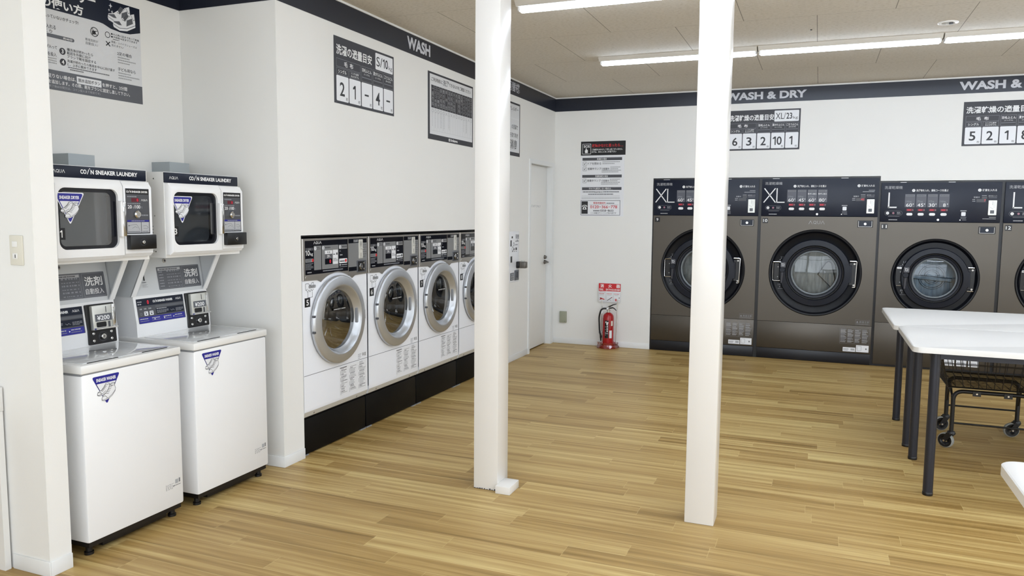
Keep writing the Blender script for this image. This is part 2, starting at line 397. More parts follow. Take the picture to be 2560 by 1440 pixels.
# ------------------------------------------------------------------ the room
CZ = 2.75
struct(wbox(MB(), -1.4, 8.1, -2.8, 9.3, -.06, 0, 'floor').build('floor'))
struct(wbox(MB(), -1.4, 8.1, -2.8, 9.3, CZ, CZ+.06, 'ceiling').build('ceiling'))
m = MB()
wbox(m, -.9, 0, 3.47, 3.655, 0, CZ, 'wall')                  # return of the alcove and the pillar
wbox(m, -.9, 0, 3.655, 6.47, 1.322, CZ, 'wall')              # above the washers
wbox(m, -.9, -.02, 3.657, 6.468, 1.312, 1.322, 'dark')  # black board puts the dark of the gap above the washers into colour
wbox(m, -.9, -.82, 3.655, 6.47, 0, 1.312, 'dark')
wbox(m, -.9, 0, 6.47, 7.425, 0, CZ, 'wall')
wbox(m, -.9, 0, 7.425, 8.13, 2.0, CZ, 'wall')                # above the staff door
wbox(m, -.9, -.10, 7.425, 8.13, 0, 2.0, 'wall')
wbox(m, -.9, 0, 8.13, 8.35, 0, CZ, 'wall')
struct(m.build('wall_left'))
m = MB(); wbox(m, -.8, -.675, 2.126, 3.47, 0, CZ, 'wall'); struct(m.build('wall_alcove'))
m = MB(); wbox(m, -1.4, 0, 2.03, 2.126, 0, CZ, 'wall'); struct(m.build('wall_stub'))
m = MB(); wbox(m, -1.4, -1.3, -2.8, 2.03, 0, CZ, 'wall'); struct(m.build('wall_near'))
m = MB()
wbox(m, 0, 1.116, 8.22, 8.35, 0, CZ, 'wall'); wbox(m, 1.116, 3.316, 8.22, 8.35, 1.853, CZ, 'wall'); wbox(m, 3.316, 5.39, 8.22, 8.35, 1.806, CZ, 'wall')
wbox(m, 5.39, 8.1, 8.22, 8.35, 0, CZ, 'wall')
wbox(m, 1.116, 5.39, 9.18, 9.24, 0, 2.2, 'dark')
struct(m.build('wall_back'))
m = MB(); wbox(m, 8.0, 8.1, -2.8, 9.3, 0, CZ, 'wall'); struct(m.build('wall_right'))
m = MB(); wbox(m, -1.4, 8.1, -2.7, -2.6, 0, .15, 'wall'); wbox(m, -1.4, 8.1, -2.7, -2.6, 2.55, CZ, 'wall'); wbox(m, -1.4, 0, -2.7, -2.6, .15, 2.55, 'wall'); wbox(m, 7.2, 8.1, -2.7, -2.6, .15, 2.55, 'wall')
struct(m.build('wall_front'))
m = MB()
for x in (0, 1.8, 3.6, 5.4, 7.15): wbox(m, x, x+.05, -2.68, -2.62, .15, 2.55, 'silver')
wbox(m, 0, 7.2, -2.68, -2.62, 2.05, 2.1, 'silver')
struct(m.build('window_1'))
# navy band and the white moulding above it
def band(nm, x0, x1, y0, y1): struct(wbox(MB(), x0, x1, y0, y1, 2.599, 2.737, 'navyband').build(nm))
band('trim_1', -.675, -.671, 2.126, 3.466); band('trim_2', -.675, .004, 3.466, 3.47); band('trim_3', 0, .004, 3.47, 8.216); band('trim_4', 0, 8.0, 8.216, 8.22)
m = MB(); wbox(m, -.675, -.665, 2.126, 3.46, 2.737, CZ, 'trimwhite'); wbox(m, -.675, .01, 3.46, 3.47, 2.737, CZ, 'trimwhite'); wbox(m, 0, .01, 3.47, 8.21, 2.737, CZ, 'trimwhite'); wbox(m, 0, 8.0, 8.21, 8.22, 2.737, CZ, 'trimwhite')
struct(m.build('trim_5'))
def base(nm, *bs):
    m = MB()
    for b in bs: wbox(m, *b, 0, .062, 'trimwhite', .002)
    struct(m.build(nm))
base('baseboard_stub', (-.207, .006, 2.024, 2.03), (0, .006, 2.03, 2.126))
base('baseboard_pillar', (-.675, .006, 3.464, 3.47), (0, .006, 3.47, 3.655))
base('baseboard_left', (0, .006, 6.47, 7.425))
base('baseboard_back', (.01, 1.112, 8.214, 8.22))
# square columns
m = MB(); wbox(m, 1.130, 1.268, 3.598, 3.742, 0, CZ, 'column', .004)
wbox(m, 1.268, 1.350, 3.566, 3.70, 0, .042, 'column', .003)
for i in range(9):
    a = 1.133+i*.0145; m.box(a, a+.006+.009*random.random(), .002, .004+.006*random.random(), -3.598, -3.5965, 'darkgrey')
c = struct(m.build('column')); tag(c, 'square white column with a small white block at its foot', 'column')
m = MB(); wbox(m, 2.244, 2.380, 3.573, 3.713, 0, CZ, 'column', .004)
c = struct(m.build('column')); tag(c, 'square white column with plain foot standing in front of dark washer-dryer 9', 'column')
# counter at the far left edge
t = thing('counter', 'white counter end sticking in at the far left edge beside the light switch', 'counter', (-.6, 1.4, 0))
m = MB(); wbox(m, -.68, .388, -.9, .624, .653, .752, 'whitewarm', .004); m.build('worktop', t)
m = MB(); wbox(m, -.68, .3855, .596, .621, 0, .653, 'whitewarm'); m.build('end_panel', t)
# light switch
m = MB(); m.box(-.127, -.056, 1.241, 1.357, 0, .007, 'beige', .003)
sw = m.build('light_switch'); sw.location = (0, 2.03, 0)
tag(sw, 'beige double light switch plate on the white wall end at far left', 'light switch')
for v in (1.323, 1.277):
    k = MB(); k.box(-.108, -.081, v-.011, v+.011, .007, .010, 'whitewarm', .001); k.build('rocker', sw)
k = MB(); k.box(-.094, -.090, 1.270, 1.283, .010, .0108, 'darkgrey'); k.build('indicator', sw)

# ------------------------------------------------------------------ staff door
m = MB(); m.box(7.442, 8.111, .012, 1.982, -.075, -.055, 'wall', .002)
d = m.build('door_1'); struct(d); place(d, (0, 0, 0), LEFT)
fx = MB()
fx.prism([(7.40, 0), (7.44, 0), (7.44, 1.985), (8.115, 1.985), (8.115, 0), (8.185, 0), (8.185, 2.03), (7.40, 2.03)], -.005, .012, 'trimwhite')
fx.box(7.425, 7.44, 0, 1.985, -.09, -.0055, 'trimwhite'); fx.box(8.115, 8.13, 0, 1.985, -.09, -.0055, 'trimwhite'); fx.box(7.425, 8.13, 1.985, 2.0, -.09, -.0055, 'trimwhite')
fx.build('door_frame', d)
h = MB(); h.lathe(8.06, .93, [(.0, -.02), (.012, -.02), (.016, -.03), (.022, -.045), (.024, -.055)], 'padlock', 20)
h.tube(bend([(8.06, -.055, .93), (8.06, -.008, .93), (7.95, -.005, .93)], .015), .009, 'padlock'); h.build('door_handle', d)
h = MB(); h.lathe(8.06, .985, [(.0, -.03), (.014, -.03), (.02, -.045), (.022, -.055)], 'padlock', 20); h.build('lock', d)
l = MB(); l.text('STAFF ONLY', 7.608, 1.535, .024, 'inklight', -.0545, w=.31); l.build('lettering', d)

# ------------------------------------------------------------------ wall lettering on the band
def lettering(txt, u0, u1, v0, v1, rz, loc, label, bold=.04):
    m = MB(); m.text(txt, u0, v0, v1-v0, 'lettergrey', .0055, w=u1-u0, bold=bold, res=4)
    o = m.build('wall_lettering'); place(o, loc, rz); return tag(o, label, 'lettering')
lettering('WASH', 4.893, 5.243, 2.629, 2.716, LEFT, (0, 0, 0), 'light grey capitals WASH on the navy band above the white washers')
lettering('両替機', 6.80, 7.104, 2.632, 2.722, LEFT, (0, 0, 0), 'light grey Japanese characters for change machine on the navy band', .01)
lettering('WASH & DRY', 1.835, 2.615, 2.632, 2.708, 0, (0, 8.22, 0), 'light grey WASH & DRY lettering over the two tall XL machines')
lettering('WASH & DRY', 3.931, 4.711, 2.630, 2.708, 0, (0, 8.22, 0), 'light grey WASH & DRY lettering at the right edge over the L machines')

# ------------------------------------------------------------------ posters
def capacity_poster(u0, v0, rz, loc, title, tw, size_a, size_b, bw, nums, label):
    w, hh = .705, .402
    t = thing('capacity_poster', label, 'poster', loc, rz, None)
    p = MB(); p.box(u0, u0+w, v0, v0+hh, 0, .0025, 'charcoal'); p.build('board', t)
    x = MB(); n = .0032; n2 = .0036
    x.text(title, u0+.022, v0+.295, .062, 'inkwhite', n, w=tw, bold=.018)
    bx1 = u0+.690; bx0 = bx1-bw; x.rr(bx0, bx1, v0+.280, v0+.388, n, 'card', .008)
    kw = .05; aw = .055+.02*len(size_a); 
    x.text(size_a+'/', bx0+.012, v0+.303, .062, 'ink', n2, w=aw); wb = bw-aw-kw-.032
    if size_b[0] == '1': x.one(bx0+.018+aw+wb*.22, v0+.303, .060, 'ink', n2); x.text(size_b[1:], bx0+.018+aw+wb*.46, v0+.303, .060, 'ink', n2, w=wb*.54, bold=.018)
    else: x.text(size_b, bx0+.018+aw, v0+.303, .060, 'ink', n2, w=wb, bold=.018)
    x.text('kg', bx1-kw-.004, v0+.295, .034, 'ink', n2, w=kw-.006)
    cols = [(.022, .150), (.160, .288), (.300, .424), (.436, .560), (.571, .690)]
    def fr(a, b, c, d): x.frameline(u0+a, u0+b, v0+c, v0+d, .0018, n, 'inkdim')
    fr(.022, .288, .222, .272); x.text('毛  布', u0+.155, v0+.231, .032, 'inkwhite', n, w=.10, al='C', bold=.015)
    fr(.022, .150, .176, .216); x.text('シングル', u0+.086, v0+.184, .024, 'inkwhite', n, w=.088, al='C', bold=.012)
    fr(.160, .288, .176, .216); x.text('シングル厚手', u0+.224, v0+.198, .013, 'inkwhite', n, w=.088, al='C', bold=.01); x.text('およびダブル', u0+.224, v0+.181, .013, 'inkwhite', n, w=.088, al='C', bold=.01)
    for (a, b), s1, s2 in zip(cols[2:], ('羽毛ふとん', '夏かけふとん', 'こたつふとん'), ('(シングル)', '(シングル)', '(掛け/正方形)')):
        fr(a, b, .176, .272); x.text(s1, u0+(a+b)/2, v0+.236, .024, 'inkwhite', n, w=(b-a)*.9, al='C', bold=.012)
        x.text(s2, u0+(a+b)/2, v0+.216, .014, 'inkwhite', n, w=.066, al='C'); x.dashes(u0+a+.006, u0+b-.006, v0+.200, .004, 'inkdim', n, 3, .9, .006)
    for (a, b), q in zip(cols, nums):
        x.rr(u0+a-.001, u0+b+.001, v0+.016, v0+.170, n, 'card', .008); c = u0+(a+b)/2-.004
        if q == '-': x.rect(c-.024, c+.024, v0+.086, v0+.097, n2, 'ink')
        elif q == '1': x.one(c, v0+.048, .084, 'ink', n2)
        else: (x.one(c-.024, v0+.048, .084, 'ink', n2), x.text(q[1:], c+.018, v0+.048, .084, 'ink', n2, w=.048, al='C', bold=.015)) if len(q) > 1 else x.text(q, c, v0+.048, .084, 'ink', n2, w=.080 if len(q) > 1 else (.03 if q == '1' else .052), al='C', bold=.015)
        x.text('枚', u0+b-.030, v0+.024, .022, 'ink', n2)
    x.build('lettering', t)
capacity_poster(4.005, 2.127, LEFT, (0, 0, 0), '洗濯の適量目安', .402, 'S', '10', .222, ['2', '1', '-', '4', '-'], 'black capacity poster marked S/10 kg on the wall above the white washers')
capacity_poster(1.862, 2.126, 0, (0, 8.22, 0), '洗濯乾燥の適量目安', .432, 'XL', '23', .232, ['6', '3', '2', '10', '1'], 'black capacity poster marked XL/23 kg partly behind the right-hand column')
capacity_poster(3.978, 2.120, 0, (0, 8.22, 0), '洗濯乾燥の適量目安', .540, 'L', '16', .130, ['5', '2', '1', '8', '1'], 'black capacity poster with cards 5 2 1 8 at the right edge of the view')

# list of washable things
t = thing('laundry_list_poster', 'white poster in a black frame with a table of washable items, beside the left column', 'poster', (0, 0, 0), LEFT)
u0, v0 = 5.212, 2.023
p = MB(); p.box(u0, u0+.806, v0, v0+.505, 0, .003, 'charcoal'); p.build('board', t)
x = MB(); n = .0036; n2 = .004
x.rect(u0+.025, u0+.79, v0+.040, v0+.490, n, 'paper')
x.text('ご利用前に', u0+.048, v0+.438, .030, 'ink', n2, w=.19, bold=.008); x.text('洗濯', u0+.245, v0+.430, .046, 'inkmid', n2, w=.10, bold=.02); x.text('できるものをご確認ください', u0+.352, v0+.438, .030, 'ink', n2, w=.405, bold=.008)
items = ['一般衣料', 'こたつ布団', 'こたつ敷き', '掛け布団', '敷き布団', '座 布 団', '羽毛布団', '羊毛布団', 'まくら布団', '毛布', '電気毛布', '玄関マット', 'ベッドパッド', 'カーテン', 'ぬいぐるみ', 'スニーカー']
marks = 'OOOOOXOXXOXOOTXO'
cw = .738/16
for i, (it, mk) in enumerate(zip(items, marks)):
    a = u0+.048+i*cw
    x.rect(a, a+cw-.002, v0+.240, v0+.410, n2, 'charcoal')
    x.vtext(it, a+cw/2, v0+.403, .153/max(4, len(it)), 'inkgrey', n2+.0004, w=.030)
    c = (a+cw/2, v0+.218)
    if mk == 'O': x.annulus(c[0], c[1], .0115, .014, n2, 'inkmid', 18)
    elif mk == 'X': x.stroke([(c[0]-.011, c[1]-.011), (c[0]+.011, c[1]+.011)], .002, n2, 'inkmid'); x.stroke([(c[0]-.011, c[1]+.011), (c[0]+.011, c[1]-.011)], .002, n2, 'inkmid')
    else: x.stroke([(c[0]-.012, c[1]-.010), (c[0]+.012, c[1]-.010), (c[0], c[1]+.012)], .002, n2, 'inkmid', True)
    x.rect(a-.001, a, v0+.07, v0+.24, n2, 'inklight')
    if i in (0, 1, 2, 3, 4, 6, 12, 13, 15):
        for q in range(2 if i in (3, 4, 6, 13) else 1):
            r = random.Random(i*3+q); vv = v0+.200
            while vv > v0+.085+.03*r.random(): L = .004+.008*r.random(); x.rect(a+.016+q*.012, a+.021+q*.012, vv-L, vv, n2, 'inklight'); vv -= L+.003
x.rect(u0+.048, u0+.786, v0+.069, v0+.070, n2, 'inklight')
x.annulus(u0+.355, v0+.020, .006, .012, n, 'inkwhite', 16); x.stroke([(u0+.352, v0+.03), (u0+.362, v0+.018)], .004, n+.0003, 'inkwhite')
x.text('Urakawa', u0+.372, v0+.011, .021, 'inkwhite', n, w=.135, bold=.03)
x.build('lettering', t)

# allergy poster behind the left column
t = thing('allergy_poster', 'black framed white poster partly hidden behind the left column, near the staff door', 'poster', (0, 0, 0), LEFT)
u0, v0 = 6.319, 2.022
p = MB(); p.box(u0, u0+.806, v0, v0+.508, 0, .003, 'charcoal'); p.build('board', t)
x = MB(); x.rect(u0+.018, u0+.788, v0+.035, v0+.490, n, 'paper')
x.text('アレルギー', u0+.52, v0+.428, .040, 'ink', n2, w=.235, bold=.005, slant=.15); x.rect(u0+.02, u0+.786, v0+.352, v0+.357, n2, 'card')
x.text('の洗濯で', u0+.585, v0+.255, .045, 'ink', n2, w=.165, bold=.004); x.text('を取り除き', u0+.545, v0+.175, .045, 'ink', n2, w=.205, bold=.004)
x.text('消臭', u0+.545, v0+.066, .088, 'ink', n2, w=.19, bold=.035); x.text('消臭', u0+.551, v0+.072, .077, 'card', n2+.0004, w=.178, bold=.020); x.text('消臭', u0+.556, v0+.076, .069, 'ink', n2+.0008, w=.168, bold=-.004)
x.build('lettering', t)

def shoe_pair(x, u, v, s, n, ink='ink', fill='card', lw=.012):
    q = lambda pts: [(u+a*s, v+b*s*.72) for a, b in pts]
    rear = [(.18, -.62), (.20, -.53), (.33, -.45), (.44, -.34), (.47, -.22), (.54, -.19), (.61, -.21), (.62, -.32), (.58, -.48), (.47, -.62), (.36, -.68), (.24, -.69)]
    front = [(.33, -.84), (.36, -.73), (.47, -.62), (.57, -.48), (.62, -.30), (.66, -.25), (.74, -.22), (.80, -.25), (.80, -.38), (.83, -.50), (.80, -.63), (.70, -.78), (.55, -.90), (.42, -.94), (.34, -.91)]
    L = lw*s
    for k, o in enumerate((rear, front)):
        x.flat(q(o)[::-1] if False else q(o), n+.0002*(k*2+1), fill); x.stroke(q(o), L, n+.0002*(k*2+2), ink, True)
    k = n+.001
    x.stroke(q([(.33, -.87), (.42, -.89), (.55, -.85), (.70, -.73), (.82, -.56)]), L, k, ink)
    x.stroke(q([(.36, -.75), (.44, -.73), (.50, -.79), (.52, -.86)]), L, k, ink)
    x.stroke(q([(.18, -.65), (.26, -.65), (.36, -.62), (.48, -.52)]), L, k, ink); x.stroke(q([(.20, -.54), (.27, -.53), (.31, -.58), (.32, -.64)]), L, k, ink)
    for i in range(6):
        a, b = .47+i*.03, -.63+i*.062; x.stroke(q([(a, b), (a+.10, b-.03)]), L*1.1, k, ink)
    for i in range(5):
        a, b = .31+i*.03, -.47+i*.045; x.stroke(q([(a, b), (a+.07, b-.04)]), L*1.1, k, ink)
    x.stroke(q([(.62, -.32), (.70, -.36), (.80, -.35)]), L, k, ink); x.stroke(q([(.64, -.29), (.72, -.27), (.80, -.29)]), L, k, ink)
    x.stroke(q([(.47, -.25), (.55, -.27), (.61, -.25)]), L, k, ink)

# how-to poster in the sneaker alcove
t = thing('instruction_poster', 'black and white sneaker laundry instruction poster above the sneaker machines', 'poster', (-.675, 0, 0), LEFT)
p = MB(); p.box(2.381, 3.187, 2.034, 2.538, 0, .003, 'paper'); p.build('board', t)
x = MB(); n = .0036; n2 = .004
x.flat([(2.381, 2.411), (2.93, 2.413), (2.955, 2.410), (3.00, 2.395), (3.06, 2.389), (3.12, 2.392), (3.187, 2.412), (3.187, 2.538), (2.381, 2.538)], n, 'navy')
x.rect(2.381, 3.187, 2.034, 2.128, n, 'slate')
T = lambda s, a, b, c, w=None, mt='ink', bold=.004, al='L', nn=None: x.text(s, a, b, c, mt, nn or n2, w=w, al=al, bold=bold)
T('ドリー', 2.915, 2.483, .052, .150, 'inkwhite', .03, 'R'); T('の使い方', 2.842, 2.419, .050, .225, 'inkwhite', .03, 'R')
T('が入っていないかチェック!', 2.812, 2.371, .018, .20, al='R'); T('で入れる', 2.688, 2.320, .020, .068, al='R'); T('くり', 2.668, 2.300, .016, .035, al='R')
x.flat(rrect(2.40, 2.785, 2.280, 2.297, .008), n2, 'slate'); T('約40分', 2.775, 2.283, .011, .05, 'inkwhite', .01, 'R', n2+.0004)
x.annulus(2.902, 2.357, .020, .0235, n2, 'ink', 28); x.stroke([(2.888, 2.373), (2.917, 2.341)], .003, n2, 'ink'); x.flat([(2.888, 2.342), (2.908, 2.346), (2.908, 2.362), (2.888, 2.362)], n2, 'ink'); x.stroke([(2.9, 2.36), (2.918, 2.363)], .003, n2, 'ink')
T('専用洗剤が', 2.884, 2.304, .014, .075, 'inkmid', 0, 'C'); T('自動投入!', 2.884, 2.286, .014, .07, 'inkmid', 0, 'C')
x.annulus(2.979, 2.360, .0125, .0155, n2, 'ink', 24); x.stroke([(2.969, 2.325), (2.991, 2.305)], .005, n2, 'ink'); x.stroke([(2.969, 2.305), (2.991, 2.325)], .005, n2, 'ink')
T('●大人用=2足まで洗って乾燥', 3.0, 2.364, .011, .176); T('●子供用=4足までできます', 3.0, 2.350, .011, .165); x.dashes(3.01, 3.05, 2.342, .004, 'inkmid', n2, 1, .8, .008)
T('革靴・スパイクシューズは', 3.0, 2.324, .012, .160, 'inkmid'); T('洗えません!', 3.0, 2.307, .012, .075, 'inkmid')
T('が入って', 2.690, 2.228, .017, .058, al='R'); T('を投入', 2.685, 2.192, .019, .045, al='R')
for i in range(3): x.dashes(2.64, 2.685, 2.180-i*.011, .005, 'inklight', n2, i, .8, .008)
for q, c in (('3', 2.225), ('4', 2.174)): x.disc(2.718, c, .0165, n2, 'charcoal'); T(q, 2.718, c-.010, .020, None, 'inkwhite', .02, 'C', n2+.0004)
T('槽洗浄が終わったら', 2.742, 2.232, .015, .145); T('靴底を外側に向け', 2.742, 2.215, .015, .13); T('ブラシで靴を固定する', 2.742, 2.198, .015, .162)
T('洗濯が終わったら靴底を中心に向け直す', 2.741, 2.178, .014, .274); T('と、上手に脱水できます', 2.741, 2.161, .014, .165)
x.dashes(2.745, 2.98, 2.152, .005, 'inkmid', n2, 2, .85, .008); x.dashes(2.755, 2.83, 2.142, .005, 'inkmid', n2, 3, .85, .008)
T('2足の場合', 3.034, 2.268, .018, .092); T('子ども用なら', 3.034, 2.188, .018, .112)
for i in range(3): x.dashes(3.036, 3.15 if i == 1 else 3.11, 2.255-i*.013, .006, 'inklight', n2, 5+i, .85, .009); x.dashes(3.036, 3.17 if i == 1 else 3.12, 2.175-i*.013, .006, 'inklight', n2, 9+i, .85, .009)
T('が足りない場合は、', 2.785, 2.090, .020, .170, 'inkwhite', .01, 'R'); x.rect(2.789, 2.930, 2.084, 2.118, n2, 'card'); T('脱水追加ボタン', 2.86, 2.092, .019, .126, 'ink', .01, 'C', n2+.0004); T('を押すと、2分間', 2.935, 2.090, .020, .152, 'inkwhite', .01)
T('を追加します。その際、靴をブラシに固定し直して下さい。', 2.636, 2.063, .019, .468, 'inkwhite', .008); T('終了後60分間又は、コイン投入まで有効です)', 2.638, 2.043, .014, .282, 'inkgrey', 0)
# the pair of low sneakers on the poster head
def low(x, pts): return [(2.985+a*.185, 2.395+b*.135) for a, b in pts]
for k, (dx, dy) in enumerate(((-.02, .22), (.14, .0))):
    f = lambda P: [(2.985+(a*.78+dx)*.185, 2.397+(b*.80+dy)*.135) for a, b in P]
    nn = n2+.0008*k
    out = [(.02, .22), (.05, .10), (.30, .0), (.62, .06), (1.0, .34), (1.0, .56), (.96, .98), (.80, .90), (.72, .82), (.58, .88), (.46, .66), (.28, .48), (.06, .40)]
    x.flat(f(out), nn, 'card'); x.flat(f([(.04, .34), (.28, .26), (.40, .28), (.30, .44), (.08, .38)]), nn+.0002, 'slate'); x.flat(f([(.60, .28), (.90, .50), (.86, .74), (.62, .58)]), nn+.0002, 'slate'); x.flat(f([(.46, .66), (.54, .50), (.72, .82), (.58, .88)]), nn+.0002, 'slate')
    x.stroke(f([(.03, .24), (.30, .12), (.62, .18), (1.0, .44)]), .0022, nn+.0004, 'navy')
    for i in range(5): x.stroke(f([(.42+i*.05, .56+i*.07), (.56+i*.05, .52+i*.07)]), .0025, nn+.0004, 'ink')
    x.stroke(f([(.80, .90), (.92, .66), (.99, .72)]), .002, nn+.0004, 'navy')
for cx, cy, s in ((3.004, 2.511, .014), (2.994, 2.488, .008), (3.012, 2.482, .009)):
    x.flat([(cx, cy-s), (cx+s*.22, cy-s*.22), (cx+s*.8, cy), (cx+s*.22, cy+s*.22), (cx, cy+s), (cx-s*.22, cy+s*.22), (cx-s*.8, cy), (cx-s*.22, cy-s*.22)], n2, 'card')
x.build('lettering', t)

# trouble notice on the back wall
t = thing('notice', 'white SOS trouble notice with black head and phone number on the back wall', 'notice', (0, 8.22, 0))
p = MB(); p.box(.304, .805, 2.110, 2.262, 0, .003, 'black'); p.build('head_board', t, 'black head board'); p = MB(); p.box(.304, .795, 1.444, 2.110, 0, .002, 'card'); p.build('sheet', t)
x = MB(); A = lambda z: .304+(z-155)/1540; B = lambda z: 2.262-(z-90)/1560
def T(s, a, b, wz, hz, mt='ink', bold=.004, al='L', nn=.0036): x.text(s, A(a), B(b), hz/1560, mt, nn, w=wz/1540, al=al, bold=bold)
def Rc(a, b, c, d, mt, nn=.0034): x.rect(A(a), A(c), B(d), B(b), nn, mt)
x.frameline(A(180), A(330), B(305), B(130), .004, .0034, 'inkwhite'); T('SOS', 205, 195, 105, 44, 'inkwhite', .02)
x.flat([(A(a), B(b)) for a, b in ((228, 285), (222, 240), (238, 236), (238, 205), (256, 205), (256, 228), (276, 232), (276, 285))], .0034, 'inkwhite')
T('故障かな!?と思ったら…', 350, 190, 535, 56, 'red', .02); T('ご迷惑をおかけして申し訳ございません', 345, 245, 530, 32, 'inkwhite', .012); T('まずは、次のことをご確認下さい', 345, 285, 425, 32, 'inkwhite', .012)
for yy, s, wd in ((390, '乾燥機の場合', 170), (682, '洗濯乾燥機の場合', 225), (893, 'それでも解決しない場合は…', 415)):
    Rc(185, yy-24, 872, yy+24, 'darkgrey'); T(s, 525 if yy < 800 else 512, yy+17, wd, 34, 'inkwhite', .008, 'C')
for yy in (468, 556, 758):
    x.frameline(A(195), A(258), B(yy+36), B(yy-34), .0022, .0034, 'ink'); x.stroke([(A(212), B(yy-4)), (A(222), B(yy+16)), (A(240), B(yy-16))], .004, .0034, 'ink')
T('ドアを閉める', 280, 487, 232, 40); T('営業中ランプ', 280, 575, 235, 40); T('営業中ランプ', 275, 776, 235, 40)
for yy in (556, 758): x.annulus(A(538), B(yy), .006, .0085, .0034, 'ink', 16); T('営業中', 556, yy+20, 98, 36, 'ink', .004)
for i, (a, b, c) in enumerate(((535, 448, 835), (535, 478, 745), (675, 538, 850), (675, 566, 815), (525, 592, 858), (525, 618, 820), (668, 742, 845), (668, 768, 800), (520, 796, 850), (520, 822, 810))): x.dashes(A(a), A(c), B(b), .009, 'inklight', .0034, i, .85, .014)
x.dashes(A(200), A(405), B(957), .011, 'inkmid', .0034, 20, .85, .014); T('緊急時連絡先', 405, 962, 148, 22, 'ink', .01); x.dashes(A(560), A(830), B(957), .011, 'inkmid', .0034, 22, .85, .014); x.dashes(A(295), A(735), B(997), .011, 'inkmid', .0034, 23, .85, .014)
Rc(180, 1018, 845, 1021, 'inkmid'); x.dashes(A(180), A(850), B(1060), .008, 'inklight', .0034, 24, .85, .010)
x.frameline(A(168), A(855), B(1348), B(1092), .004, .0034, 'ink'); Rc(182, 1110, 292, 1325, 'ink')
x.flat([(A(a), B(b)) for a, b in ((200, 1250), (208, 1215), (222, 1200), (248, 1200), (262, 1215), (272, 1250))], .0037, 'inkwhite'); x.stroke([(A(196), B(1198)), (A(205), B(1184)), (A(235), B(1178)), (A(266), B(1184)), (A(276), B(1198))], .011, .0037, 'inkwhite'); x.disc(A(235), B(1228), .009, .004, 'ink', 16)
T('緊急時連絡先', 390, 1155, 215, 34, 'red', .008); x.dashes(A(620), A(755), B(1150), .010, 'inkmid', .0034, 26, .85, .012); Rc(320, 1168, 822, 1171, 'inkmid')
T('0120−366−778', 335, 1230, 470, 50, 'red', .008); x.dashes(A(390), A(500), B(1280), .012, 'inkmid', .0034, 27, .85, .012); T('0358−8650', 515, 1286, 228, 36); T('ここは浦川クリーニング佐々店です', 345, 1325, 445, 30)
x.build('lettering', t)

# outlet cover
m = MB(); m.box(.088, .168, .238, .368, 0, .028, 'olive', .004); m.box(.150, .156, .252, .258, .028, .0295, 'darkgrey')
o = m.build('outlet_cover'); o.location = (0, 8.22, 0); tag(o, 'small olive grey outlet cover low on the back wall beside the staff door', 'outlet cover')

# ------------------------------------------------------------------ change machine set in the wall
t = thing('change_machine', 'white change machine panel in the left wall, half hidden by the left column', 'change machine', (0, 6.86, .79), LEFT)
def mb_ch(): return MB(0, 0, 0)
p = MB(); p.box(-.24, .26, 0, .50, 0, .006, 'whitecool', .002); p.build('panel', t)
x = MB(); n = .0066
x.text('両替', .165, .425, .045, 'ink', n, w=.088, bold=.004); x.text('機', .20, .40, .02, 'ink', n); x.block(.16, .25, .395, .41, 1, 'inkmid', n, 1, .85, .012)
for a, b in ((-.05, .46), (.06, .445)): x.rect(a, a+.03, b-.012, b+.008, n, 'ink')
x.rect(.03, .06, .355, .415, n, 'ink'); x.rect(.15, .22, .365, .37, n, 'ink'); x.frameline(.10, .13, .36, .39, .004, n, 'ink'); x.rect(.165, .20, .315, .34, n, 'ink'); x.annulus(.09, .33, .018, .024, n, 'inkmid', 18); x.rect(.115, .135, .315, .335, n, 'ink')
for a in (.07, .12, .17): x.rect(a, a+.03, .300, .306, n, 'inkmid')
x.build('lettering', t)
p = MB(); p.rect(.035, .075, .20, .255, n, 'black'); p.frameline(.03, .08, .195, .26, .005, n+.0006, 'inklight'); p.build('note_slot', t)
p = MB(); p.box(.14, .25, .015, .115, 0.006, .012, 'slate', .002); p.prism([(.175, .045), (.225, .035), (.225, .1), (.185, .1)], .012, .0135, 'navy'); p.build('coin_tray', t)
p = MB(); p.box(.03, .12, .02, .095, .006, .010, 'slate', .002)
for i in range(2):
    for j in range(2): p.knob(.057+i*.035, .035+j*.022, .009, .010, .013, 'inkgrey', 14)
p.rect(.045, .105, .07, .088, .0104, 'inkdim'); p.build('keypad', t)
p = MB(); p.box(.185, .245, .135, .20, .006, .035, 'black', .004); p.box(.19, .25, .135, .20, .035, .105, 'padlock', .008); p.box(.205, .225, .20, .212, .045, .085, 'coinplate', .003); p.build('lock_box', t, 'bronze steel lock box')

# ------------------------------------------------------------------ fire extinguisher and its stand
X, Y = .676, 8.125
t = thing('extinguisher_stand', 'red extinguisher base with wire posts carrying the red and white sign', 'stand', (X, Y, 0))
mk = lambda: MB(0, 0, 0)
class FM(MB):                                    # free mesh: points given as world x,y,z relative to the thing
    def P(s, a, b, c): return Vector((a, b, c))
def vlathe(mb, cx, cy, prof, mt, seg=40):        # [(r,z)] around the vertical axis
    vs = []; fs = []
    for r, z in prof:
        for i in range(seg): a = 2*PI*i/seg; vs.append(Vector((cx+r*math.cos(a), cy+r*math.sin(a), z)))
    for j in range(len(prof)-1):
        for i in range(seg): k = (i+1) % seg; fs.append([j*seg+i, j*seg+k, (j+1)*seg+k, (j+1)*seg+i])
    mb.add(vs, fs, mt); return mb
b = FM(); vlathe(b, 0, 0, [(.0, 0), (.092, 0), (.092, .012), (.084, .030), (.078, .034), (.072, .034), (.070, .016), (0, .016)], 'redtank'); b.build('base', t)
for s, x0, xb in ((-1, -.093, -.070), (1, .083, .075)):
    b = FM(); b.tube([(x0, .072, .53), (x0, .07, .40), (x0*.98, .055, .25), (xb, .045, .02)], .0045, 'chrome', 8); b.build('post', t)
